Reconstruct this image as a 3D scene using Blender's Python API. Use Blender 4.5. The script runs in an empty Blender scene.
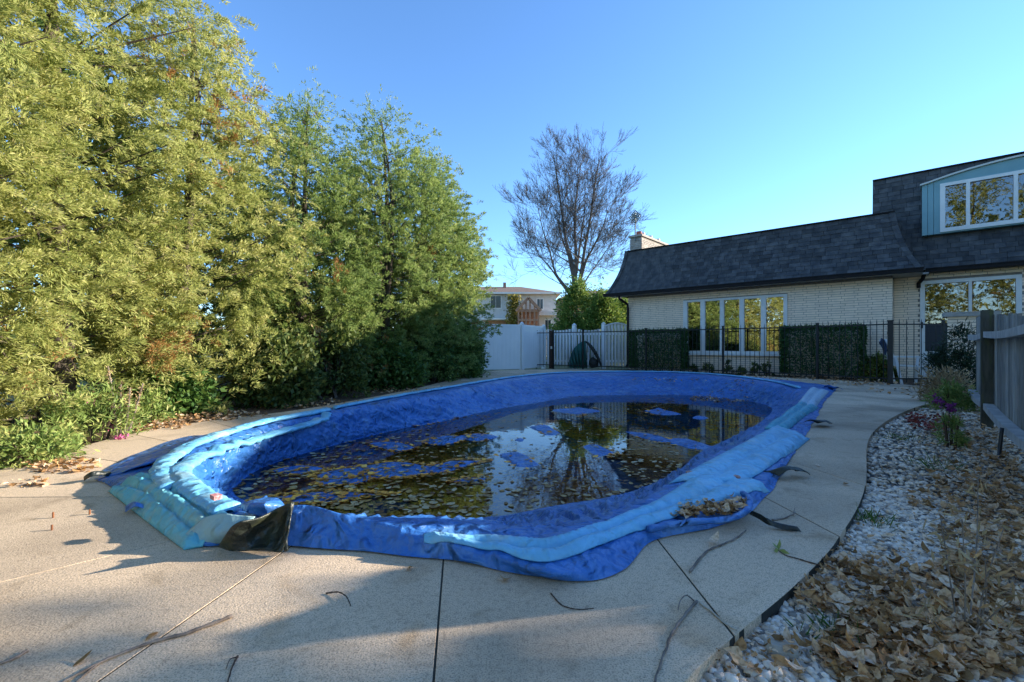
import bpy, math, random
import numpy as np
from mathutils import Vector, noise
random.seed(7)
RNG = np.random.default_rng(7)
scene = bpy.context.scene
COL = scene.collection
R = math.radians

# ------------------------------------------------------------------ camera
CAM_H, FPX, HZ, CX = 0.9, 455.0, 345.0, 512.0
cam_d = bpy.data.cameras.new('camera')
cam_d.sensor_width = 36.0
cam_d.lens = FPX / 1024 * 36
cam_d.shift_y = (HZ - 341) / 1024
cam_d.clip_start = 0.02
cam_d.clip_end = 3000
cam = bpy.data.objects.new('camera', cam_d)
cam.location = (0, 0, CAM_H)
cam.rotation_euler = (R(90), 0, 0)
COL.objects.link(cam)
scene.camera = cam

# ------------------------------------------------------------------ light
SUN_AZ, SUN_EL = 79.0, 16.6          # degrees to the right of the view axis, above the horizon
world = bpy.data.worlds.new('World')
scene.world = world
world.use_nodes = True
wn = world.node_tree.nodes
wl = world.node_tree.links
sky = wn.new('ShaderNodeTexSky')
sky.sky_type = 'NISHITA'
sky.sun_disc = False
sky.sun_elevation = R(SUN_EL)
sky.sun_rotation = R(SUN_AZ)
sky.altitude = 200
sky.air_density = 1.0
sky.dust_density = 0.0
sky.ozone_density = 5.6
bg = wn['Background']
bg.inputs['Strength'].default_value = 0.1
wl.new(sky.outputs[0], bg.inputs['Color'])
sd = bpy.data.lights.new('sun', 'SUN')
sd.energy = 3.35
sd.angle = R(0.6)
sd.color = (1.0, 0.91, 0.76)
so = bpy.data.objects.new('sun', sd)
sdir = Vector((math.sin(R(SUN_AZ)) * math.cos(R(SUN_EL)), math.cos(R(SUN_AZ)) * math.cos(R(SUN_EL)), math.sin(R(SUN_EL))))
so.rotation_euler = sdir.to_track_quat('Z', 'Y').to_euler()
so.location = (20, 20, 30)
COL.objects.link(so)
vs = scene.view_settings
vs.view_transform = 'Standard'
vs.look = 'None'
vs.exposure = 2.05
vs.gamma = 1.0
vs.use_curve_mapping = False

# ------------------------------------------------------------------ measuring helpers
def P(x, y, z=0.0):
    Y = (CAM_H - z) * FPX / (y - HZ)
    return Vector(((x - CX) / FPX * Y, Y, z))
def Q(x, Y, z=0.0):
    return Vector(((x - CX) / FPX * Y, Y, z))
UH = Vector((0.744, -0.668, 0))       # along the house front, towards the right
VH = Vector((0.668, 0.744, 0))        # into the house
P0 = Vector((7.27, 14.77, 0))         # a point at the foot of the house front
def W(t, o=0.0, z=0.0):
    return P0 + UH * t + VH * o + Vector((0, 0, z))
def tpx(x, o=0.0):
    r = (x - CX) / FPX
    b = P0 + VH * o
    return (r * b.y - b.x) / (UH.x - r * UH.y)
def zpx(x, y, o=0.0):
    Yd = W(tpx(x, o), o).y
    return CAM_H + (HZ - y) * Yd / FPX

# ------------------------------------------------------------------ materials
MATS = {}
def ramp_mix(nt, fac, c1, c2):
    m = nt.nodes.new('ShaderNodeMix'); m.data_type = 'RGBA'
    m.inputs[6].default_value = (*c1, 1); m.inputs[7].default_value = (*c2, 1)
    nt.links.new(fac, m.inputs[0])
    return m.outputs[2]
def pmat(name, c1, c2=None, scale=4.0, rough=0.8, bump=0.0, bscale=30.0, metallic=0.0, spec=0.4, objvar=0.0,
         stretch=(1, 1, 1), lo=0.35, hi=0.65, c3=None, scale3=60.0, fac3=(0.55, 0.7), coat=0.0, bdist=0.01, detail=5.0, trans=0.0):
    m = bpy.data.materials.new(name); m.use_nodes = True
    nt = m.node_tree; n = nt.nodes; l = nt.links
    b = n['Principled BSDF']
    b.inputs['Roughness'].default_value = rough
    b.inputs['Metallic'].default_value = metallic
    b.inputs['Specular IOR Level'].default_value = spec
    b.inputs['Coat Weight'].default_value = coat
    geo = n.new('ShaderNodeNewGeometry')
    mp = n.new('ShaderNodeMapping'); mp.inputs['Scale'].default_value = stretch
    l.new(geo.outputs['Position'], mp.inputs['Vector'])
    vec = mp.outputs[0]
    c2 = c2 or c1
    nz = n.new('ShaderNodeTexNoise'); nz.inputs['Scale'].default_value = scale; nz.inputs['Detail'].default_value = detail
    l.new(vec, nz.inputs['Vector'])
    mr = n.new('ShaderNodeMapRange'); mr.inputs[1].default_value = lo; mr.inputs[2].default_value = hi
    l.new(nz.outputs[0], mr.inputs[0])
    col = ramp_mix(nt, mr.outputs[0], c1, c2)
    if c3:
        n3 = n.new('ShaderNodeTexNoise'); n3.inputs['Scale'].default_value = scale3; n3.inputs['Detail'].default_value = 3
        l.new(vec, n3.inputs['Vector'])
        m3 = n.new('ShaderNodeMapRange'); m3.inputs[1].default_value = fac3[0]; m3.inputs[2].default_value = fac3[1]
        l.new(n3.outputs[0], m3.inputs[0])
        mx = n.new('ShaderNodeMix'); mx.data_type = 'RGBA'
        l.new(m3.outputs[0], mx.inputs[0]); l.new(col, mx.inputs[6]); mx.inputs[7].default_value = (*c3, 1)
        col = mx.outputs[2]
    if objvar:
        oi = n.new('ShaderNodeObjectInfo')
        r2 = n.new('ShaderNodeMapRange'); r2.inputs[3].default_value = 1 - objvar; r2.inputs[4].default_value = 1 + objvar
        l.new(oi.outputs['Random'], r2.inputs[0])
        hs = n.new('ShaderNodeHueSaturation'); l.new(r2.outputs[0], hs.inputs['Value']); l.new(col, hs.inputs['Color'])
        col = hs.outputs[0]
    l.new(col, b.inputs['Base Color'])
    if bump:
        nb = n.new('ShaderNodeTexNoise'); nb.inputs['Scale'].default_value = bscale; nb.inputs['Detail'].default_value = 4
        l.new(vec, nb.inputs['Vector'])
        bp = n.new('ShaderNodeBump'); bp.inputs['Strength'].default_value = bump; bp.inputs['Distance'].default_value = bdist
        l.new(nb.outputs[0], bp.inputs['Height']); l.new(bp.outputs[0], b.inputs['Normal'])
    MATS[name] = m
    return m

def leafmat(name, stops, rough=0.6, trans=0.35, spec=0.3):
    """colour of each leaf from its own random 'tint' (0..1)"""
    m = bpy.data.materials.new(name); m.use_nodes = True
    nt = m.node_tree; n = nt.nodes; l = nt.links
    b = n['Principled BSDF']; out = n['Material Output']
    at = n.new('ShaderNodeAttribute'); at.attribute_name = 'tint'
    cr = n.new('ShaderNodeValToRGB')
    el = cr.color_ramp.elements
    while len(el) < len(stops): el.new(0.5)
    for e, (p, c) in zip(el, stops): e.position = p; e.color = (*c, 1)
    l.new(at.outputs['Fac'], cr.inputs[0])
    l.new(cr.outputs[0], b.inputs['Base Color'])
    b.inputs['Roughness'].default_value = rough
    b.inputs['Specular IOR Level'].default_value = spec
    if trans:
        tr = n.new('ShaderNodeBsdfTranslucent'); l.new(cr.outputs[0], tr.inputs[0])
        mx = n.new('ShaderNodeMixShader'); mx.inputs[0].default_value = trans
        l.new(b.outputs[0], mx.inputs[1]); l.new(tr.outputs[0], mx.inputs[2]); l.new(mx.outputs[0], out.inputs[0])
    MATS[name] = m
    return m

def glassmat(name, base, refl=0.35, tint=(0.5, 0.55, 0.55)):
    """coated window glass: part mirror, part clear"""
    m = bpy.data.materials.new(name); m.use_nodes = True
    nt = m.node_tree; n = nt.nodes; l = nt.links
    out = n['Material Output']; n.remove(n['Principled BSDF'])
    tr = n.new('ShaderNodeBsdfTransparent'); tr.inputs[0].default_value = (*tint, 1)
    gl = n.new('ShaderNodeBsdfGlossy'); gl.inputs['Roughness'].default_value = 0.01; gl.inputs[0].default_value = (0.95, 0.95, 0.95, 1)
    geo = n.new('ShaderNodeNewGeometry')
    nz = n.new('ShaderNodeTexNoise'); nz.inputs['Scale'].default_value = 1.3; nz.inputs['Detail'].default_value = 1
    l.new(geo.outputs['Position'], nz.inputs['Vector'])
    bp = n.new('ShaderNodeBump'); bp.inputs['Strength'].default_value = 0.06; bp.inputs['Distance'].default_value = 0.05
    l.new(nz.outputs[0], bp.inputs['Height']); l.new(bp.outputs[0], gl.inputs['Normal'])
    fr = n.new('ShaderNodeFresnel'); fr.inputs[0].default_value = 1.5
    ma = n.new('ShaderNodeMath'); ma.operation = 'ADD'; ma.use_clamp = True; ma.inputs[1].default_value = refl
    l.new(fr.outputs[0], ma.inputs[0])
    mx = n.new('ShaderNodeMixShader'); l.new(ma.outputs[0], mx.inputs[0]); l.new(tr.outputs[0], mx.inputs[1]); l.new(gl.outputs[0], mx.inputs[2])
    l.new(mx.outputs[0], out.inputs[0])
    MATS[name] = m
    return m

def watermat():
    m = bpy.data.materials.new('rain_water'); m.use_nodes = True
    nt = m.node_tree; n = nt.nodes; l = nt.links
    out = n['Material Output']; n.remove(n['Principled BSDF'])
    tr = n.new('ShaderNodeBsdfTransparent'); tr.inputs[0].default_value = (0.93, 0.88, 0.74, 1)
    gl = n.new('ShaderNodeBsdfGlossy'); gl.inputs['Roughness'].default_value = 0.02
    geo = n.new('ShaderNodeNewGeometry')
    nz = n.new('ShaderNodeTexNoise'); nz.inputs['Scale'].default_value = 9; nz.inputs['Detail'].default_value = 2
    l.new(geo.outputs['Position'], nz.inputs['Vector'])
    bp = n.new('ShaderNodeBump'); bp.inputs['Strength'].default_value = 0.05; bp.inputs['Distance'].default_value = 0.01
    l.new(nz.outputs[0], bp.inputs['Height']); l.new(bp.outputs[0], gl.inputs['Normal'])
    fr = n.new('ShaderNodeFresnel'); fr.inputs[0].default_value = 1.85
    l.new(bp.outputs[0], fr.inputs['Normal'])
    mx = n.new('ShaderNodeMixShader'); l.new(fr.outputs[0], mx.inputs[0]); l.new(tr.outputs[0], mx.inputs[1]); l.new(gl.outputs[0], mx.inputs[2])
    l.new(mx.outputs[0], out.inputs[0])
    MATS['water'] = m
watermat()

pmat('lawn', (0.12, 0.13, 0.05), (0.18, 0.15, 0.07), 1.2, 0.95, 0.5, 40)
pmat('concrete', (0.76, 0.57, 0.385), (0.61, 0.46, 0.315), 1.1, 0.95, 0.6, 130, objvar=0.10, c3=(0.26, 0.20, 0.14), scale3=200, fac3=(0.47, 0.72), bdist=0.004, lo=0.3, hi=0.7)
def stain(m, scale, lo, hi, dark, detail=7.0, dist=0.8):
    nt = m.node_tree; n = nt.nodes; l = nt.links; b = n['Principled BSDF']
    src = b.inputs['Base Color'].links[0].from_socket
    geo = n.new('ShaderNodeNewGeometry'); nz = n.new('ShaderNodeTexNoise'); nz.inputs['Scale'].default_value = scale; nz.inputs['Detail'].default_value = detail; nz.inputs['Distortion'].default_value = dist
    l.new(geo.outputs['Position'], nz.inputs['Vector'])
    mr = n.new('ShaderNodeMapRange'); mr.inputs[1].default_value = lo; mr.inputs[2].default_value = hi; l.new(nz.outputs[0], mr.inputs[0])
    mx = n.new('ShaderNodeMix'); mx.data_type = 'RGBA'; mx.blend_type = 'MULTIPLY'; mx.inputs[7].default_value = (*dark, 1)
    l.new(mr.outputs[0], mx.inputs[0]); l.new(src, mx.inputs[6]); l.new(mx.outputs[2], b.inputs['Base Color'])
stain(MATS['concrete'], 0.9, 0.45, 0.72, (0.58, 0.57, 0.56)); stain(MATS['concrete'], 4.5, 0.58, 0.75, (0.72, 0.70, 0.66)); stain(MATS['concrete'], 2.2, 0.6, 0.75, (0.8, 0.72, 0.62)); stain(MATS['concrete'], 45, 0.5, 0.75, (0.72, 0.72, 0.72), 4.0, 0.0)
pmat('joint_dirt', (0.05, 0.045, 0.035), (0.03, 0.03, 0.022), 20, 1.0)
pmat('mulch', (0.13, 0.075, 0.04), (0.07, 0.045, 0.025), 9, 1.0, 0.8, 60, c3=(0.25, 0.15, 0.08), scale3=45, bdist=0.02)
pmat('gravel_base', (0.22, 0.21, 0.19), (0.10, 0.09, 0.075), 25, 1.0, 0.8, 70, bdist=0.02)
def tarpmat(name, c1, c2, rough=0.38, crease=0.35, wear=None):
    m = pmat(name, c1, c2, 1.6, rough, 0, spec=0.5, lo=0.3, hi=0.75, c3=wear, scale3=5.0, fac3=(0.56, 0.75))
    nt = m.node_tree; n = nt.nodes; l = nt.links; b = n['Principled BSDF']
    geo = n.new('ShaderNodeNewGeometry')
    n1 = n.new('ShaderNodeTexNoise'); n1.inputs['Scale'].default_value = 7; n1.inputs['Detail'].default_value = 6; n1.inputs['Distortion'].default_value = 1.5
    n1.noise_type = 'RIDGED_MULTIFRACTAL'
    n2 = n.new('ShaderNodeTexNoise'); n2.inputs['Scale'].default_value = 28; n2.inputs['Detail'].default_value = 3
    l.new(geo.outputs['Position'], n1.inputs['Vector']); l.new(geo.outputs['Position'], n2.inputs['Vector'])
    b1 = n.new('ShaderNodeBump'); b1.inputs['Strength'].default_value = crease; b1.inputs['Distance'].default_value = 0.045
    b2 = n.new('ShaderNodeBump'); b2.inputs['Strength'].default_value = crease; b2.inputs['Distance'].default_value = 0.014
    l.new(n1.outputs[0], b1.inputs['Height']); l.new(n2.outputs[0], b2.inputs['Height'])
    l.new(b1.outputs[0], b2.inputs['Normal']); l.new(b2.outputs[0], b.inputs['Normal'])
    vz = n.new('ShaderNodeTexVoronoi'); vz.inputs['Scale'].default_value = 6.5; vz.inputs['Randomness'].default_value = 1.0
    nd = n.new('ShaderNodeTexNoise'); nd.inputs['Scale'].default_value = 3.0; nd.inputs['Detail'].default_value = 2
    va = n.new('ShaderNodeVectorMath'); va.operation = 'MULTIPLY_ADD'; va.inputs[1].default_value = (0.35, 0.35, 0.35)
    l.new(geo.outputs['Position'], nd.inputs['Vector']); l.new(nd.outputs['Color'], va.inputs[0]); l.new(geo.outputs['Position'], va.inputs[2]); l.new(va.outputs[0], vz.inputs['Vector'])
    b3 = n.new('ShaderNodeBump'); b3.inputs['Strength'].default_value = min(1.0, crease * 0.8); b3.inputs['Distance'].default_value = 0.05
    l.new(vz.outputs['Distance'], b3.inputs['Height']); l.new(b2.outputs[0], b3.inputs['Normal']); l.new(b3.outputs[0], b.inputs['Normal'])
    return m
tarpmat('tarp_blue', (0.025, 0.125, 0.40), (0.05, 0.185, 0.50), 0.36, 1.0, (0.13, 0.27, 0.50)); stain(MATS['tarp_blue'], 2.5, 0.55, 0.75, (0.55, 0.6, 0.6)); stain(MATS['tarp_blue'], 14, 0.6, 0.75, (0.6, 0.62, 0.6))
tarpmat('tube_pale', (0.13, 0.42, 0.66), (0.19, 0.48, 0.68), 0.4, 0.5, (0.32, 0.5, 0.58))
stain(MATS['tube_pale'], 3.0, 0.5, 0.75, (0.72, 0.72, 0.66)); stain(MATS['tube_pale'], 22, 0.6, 0.75, (0.7, 0.7, 0.66))
tarpmat('tube_teal', (0.035, 0.30, 0.42), (0.07, 0.36, 0.48), 0.42, 0.5, (0.16, 0.38, 0.40))
tarpmat('tube_white', (0.34, 0.50, 0.62), (0.42, 0.56, 0.64), 0.45, 0.4)
tarpmat('mattress_teal', (0.11, 0.42, 0.50), (0.17, 0.49, 0.55), 0.42, 0.5, (0.33, 0.42, 0.36))
tarpmat('flap_grey', (0.24, 0.40, 0.42), (0.32, 0.46, 0.46), 0.5, 0.5, (0.30, 0.32, 0.27))
tarpmat('tarp_black', (0.012, 0.016, 0.018), (0.03, 0.035, 0.02), 0.45, 0.8, (0.05, 0.055, 0.02))
pmat('tarp_hem', (0.02, 0.06, 0.2), (0.03, 0.04, 0.08), 12, 0.5)
pmat('label_red', (0.7, 0.5, 0.48), (0.55, 0.05, 0.05), 60, 0.5)
pmat('grommet', (0.45, 0.25, 0.2), (0.3, 0.12, 0.08), 40, 0.4, metallic=0.4)
pmat('brick', (0.93, 0.74, 0.56), (0.84, 0.67, 0.51), 6, 0.85, 0.4, 80, objvar=0.05, bdist=0.004)
pmat('mortar', (0.27, 0.235, 0.19), (0.2, 0.175, 0.145), 14, 0.95)
pmat('shingle', (0.042, 0.044, 0.048), (0.085, 0.084, 0.084), 5, 0.85, 0.5, 220, objvar=0.34, bdist=0.004)
pmat('felt', (0.016, 0.018, 0.022), None, 4, 0.95)
pmat('gutter', (0.018, 0.014, 0.013), (0.012, 0.011, 0.011), 8, 0.75, spec=.2)
pmat('soffit', (0.42, 0.40, 0.37), (0.36, 0.34, 0.31), 3, 0.7)
pmat('white_paint', (0.74, 0.73, 0.69), (0.66, 0.65, 0.61), 3, 0.5)
pmat('vinyl', (0.80, 0.80, 0.80), (0.72, 0.73, 0.73), 1.4, 0.35)
pmat('iron', (0.012, 0.012, 0.013), (0.02, 0.019, 0.018), 30, 0.45)
pmat('rust_post', (0.07, 0.035, 0.022), (0.035, 0.022, 0.018), 20, 0.7)
pmat('teal_siding', (0.20, 0.35, 0.37), (0.17, 0.31, 0.33), 2, 0.6)
pmat('trim_pale', (0.55, 0.55, 0.50), None, 2, 0.5)
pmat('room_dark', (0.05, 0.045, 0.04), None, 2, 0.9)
pmat('curtain', (0.35, 0.3, 0.2), (0.22, 0.18, 0.12), 4, 0.9, stretch=(6, 6, 0.4))
pmat('screen', (0.035, 0.035, 0.04), None, 2, 0.7)
pmat('chimney_brick', (0.42, 0.36, 0.30), (0.30, 0.26, 0.22), 7, 0.9, objvar=0.15)
pmat('stone_cap', (0.40, 0.37, 0.33), (0.28, 0.26, 0.23), 6, 0.9, 0.4, 50)
pmat('clay_pot', (0.35, 0.10, 0.06), (0.28, 0.09, 0.06), 9, 0.8)
pmat('pale_pot', (0.60, 0.58, 0.55), None, 9, 0.8)
pmat('wood_grey', (0.36, 0.335, 0.30), (0.18, 0.17, 0.15), 7, 0.85, 0.5, 30, stretch=(6, 6, 0.7), objvar=0.35, c3=(0.10, 0.11, 0.06), scale3=3, fac3=(0.6, 0.75))
pmat('wood_rail', (0.46, 0.44, 0.41), (0.32, 0.305, 0.285), 8, 0.8, 0.4, 40)
pmat('wood_post', (0.10, 0.095, 0.075), (0.055, 0.055, 0.04), 7, 0.9, 0.5, 30, stretch=(5, 5, 0.7), c3=(0.09, 0.10, 0.04), scale3=5)
pmat('bark', (0.10, 0.075, 0.055), (0.05, 0.04, 0.03), 9, 0.95, 0.8, 30, stretch=(3, 3, 0.6))
pmat('bark_pale', (0.12, 0.10, 0.085), (0.07, 0.062, 0.058), 6, 0.95)
pmat('stick', (0.26, 0.21, 0.17), (0.12, 0.09, 0.07), 18, 0.9, 0.5, 60)
pmat('stick_brown', (0.10, 0.06, 0.04), (0.06, 0.04, 0.03), 18, 0.9)
pmat('rust', (0.22, 0.08, 0.03), (0.12, 0.05, 0.025), 40, 0.9)
pmat('plastic_white', (0.78, 0.78, 0.78), None, 2, 0.4)
pmat('cloth_blue', (0.06, 0.09, 0.16), (0.03, 0.04, 0.07), 20, 0.9)
pmat('tarp_green', (0.012, 0.12, 0.09), (0.006, 0.06, 0.05), 3, 0.5, 0.6, 9, bdist=0.05)
pmat('far_wall', (0.62, 0.59, 0.55), (0.55, 0.52, 0.48), 3, 0.9)
pmat('far_brick', (0.40, 0.23, 0.13), (0.30, 0.17, 0.10), 6, 0.9)
pmat('far_roof', (0.20, 0.135, 0.095), (0.15, 0.10, 0.07), 5, 0.9, objvar=0.1)
pmat('far_wood', (0.36, 0.22, 0.14), (0.26, 0.15, 0.10), 5, 0.8)
pmat('far_glass', (0.03, 0.04, 0.05), None, 2, 0.1, spec=0.8)
pmat('flat_stone', (0.50, 0.44, 0.36), (0.40, 0.35, 0.28), 14, 0.8, 0.4, 60)
pmat('hose', (0.02, 0.02, 0.02), None, 5, 0.4)
pmat('vane', (0.22, 0.24, 0.22), (0.12, 0.13, 0.12), 10, 0.5, metallic=0.5)
pmat('lamp_off', (0.5, 0.5, 0.48), None, 2, 0.5)
leafmat('cedar', [(0.0, (0.16, 0.21, 0.055)), (0.35, (0.34, 0.37, 0.10)), (0.7, (0.50, 0.49, 0.17)), (0.93, (0.60, 0.53, 0.25)), (1.0, (0.34, 0.18, 0.06))], 0.65, 0.5)
leafmat('cedar_green', [(0.0, (0.085, 0.14, 0.036)), (0.4, (0.21, 0.29, 0.075)), (0.8, (0.36, 0.41, 0.13)), (0.96, (0.46, 0.45, 0.2)), (1.0, (0.30, 0.15, 0.05))], 0.65, 0.5)
leafmat('ivy', [(0.0, (0.025, 0.07, 0.018)), (0.6, (0.075, 0.15, 0.03)), (1.0, (0.17, 0.22, 0.05))], 0.5, 0.25)
leafmat('shrub', [(0.0, (0.03, 0.06, 0.015)), (0.6, (0.09, 0.13, 0.03)), (1.0, (0.19, 0.19, 0.05))], 0.6, 0.35)
leafmat('boxwood', [(0.0, (0.025, 0.07, 0.02)), (0.7, (0.055, 0.13, 0.035)), (1.0, (0.13, 0.2, 0.055))], 0.5, 0.2)
leafmat('herb', [(0.0, (0.10, 0.17, 0.04)), (0.6, (0.24, 0.32, 0.08)), (1.0, (0.42, 0.42, 0.14))], 0.6, 0.35)
leafmat('bush_mixed', [(0.0, (0.05, 0.10, 0.02)), (0.6, (0.13, 0.18, 0.03)), (0.85, (0.25, 0.18, 0.04)), (1.0, (0.25, 0.06, 0.03))], 0.6, 0.3)
leafmat('evergreen_far', [(0.0, (0.05, 0.11, 0.02)), (0.5, (0.15, 0.23, 0.04)), (1.0, (0.30, 0.34, 0.07))], 0.6, 0.3)
leafmat('vine', [(0.0, (0.12, 0.12, 0.02)), (1.0, (0.30, 0.25, 0.05))], 0.6, 0.3)
leafmat('yew', [(0.0, (0.008, 0.02, 0.008)), (0.7, (0.02, 0.045, 0.02)), (1.0, (0.05, 0.08, 0.03))], 0.5, 0.2)
leafmat('dead_leaf', [(0.0, (0.16, 0.085, 0.035)), (0.2, (0.34, 0.19, 0.07)), (0.45, (0.60, 0.34, 0.15)), (0.7, (0.72, 0.48, 0.28)), (1.0, (0.84, 0.66, 0.48))], 0.75, 0.2)
leafmat('pebble', [(0.0, (0.14, 0.12, 0.10)), (0.2, (0.40, 0.34, 0.28)), (0.5, (0.72, 0.62, 0.51)), (0.8, (0.92, 0.80, 0.66)), (1.0, (0.70, 0.52, 0.35))], 0.7, 0.0, 0.3)
def mottle(name, scale, lo, hi, dark):
    m = MATS[name]; nt = m.node_tree; n = nt.nodes; l = nt.links; b = n['Principled BSDF']
    src = b.inputs['Base Color'].links[0].from_socket
    geo = n.new('ShaderNodeNewGeometry'); nz = n.new('ShaderNodeTexNoise'); nz.inputs['Scale'].default_value = scale; nz.inputs['Detail'].default_value = 4
    l.new(geo.outputs['Position'], nz.inputs['Vector'])
    mr = n.new('ShaderNodeMapRange'); mr.inputs[1].default_value = lo; mr.inputs[2].default_value = hi; l.new(nz.outputs[0], mr.inputs[0])
    mx = n.new('ShaderNodeMix'); mx.data_type = 'RGBA'; mx.blend_type = 'MULTIPLY'; mx.inputs[7].default_value = (*dark, 1)
    l.new(mr.outputs[0], mx.inputs[0]); l.new(src, mx.inputs[6]); l.new(mx.outputs[2], b.inputs['Base Color'])
mottle('dead_leaf', 90, 0.45, 0.7, (0.5, 0.4, 0.3)); mottle('pebble', 60, 0.45, 0.75, (0.72, 0.68, 0.62))
leafmat('wet_leaf', [(0.0, (0.16, 0.06, 0.012)), (0.3, (0.48, 0.19, 0.03)), (0.6, (0.76, 0.35, 0.05)), (0.85, (0.85, 0.48, 0.08)), (1.0, (0.85, 0.62, 0.22))], 0.5, 0.0)
leafmat('float_leaf', [(0.0, (0.13, 0.06, 0.02)), (0.5, (0.35, 0.22, 0.07)), (1.0, (0.5, 0.42, 0.26))], 0.6, 0.0)
leafmat('red_leaf', [(0.0, (0.16, 0.02, 0.015)), (1.0, (0.30, 0.06, 0.03))], 0.6, 0.2)
leafmat('dry_stalk', [(0.0, (0.24, 0.15, 0.07)), (1.0, (0.48, 0.36, 0.2))], 0.85, 0.15)
leafmat('pink', [(0.0, (0.45, 0.06, 0.2)), (1.0, (0.65, 0.18, 0.38))], 0.6, 0.3)
leafmat('purple', [(0.0, (0.14, 0.02, 0.14)), (1.0, (0.28, 0.05, 0.22))], 0.6, 0.2)
leafmat('grass', [(0.0, (0.04, 0.10, 0.02)), (1.0, (0.13, 0.2, 0.04))], 0.6, 0.3)
gl = glassmat('glass', None, 0.42, (0.45, 0.47, 0.45))
gld = glassmat('glass_dark', None, 0.10, (0.5, 0.5, 0.5))
def emat(name, c, s):
    m = bpy.data.materials.new(name); m.use_nodes = True
    b = m.node_tree.nodes['Principled BSDF']
    b.inputs['Base Color'].default_value = (*c, 1); b.inputs['Emission Color'].default_value = (*c, 1); b.inputs['Emission Strength'].default_value = s
    MATS[name] = m
emat('lamp_glow', (1.0, 0.55, 0.22), 3.0)

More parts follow.
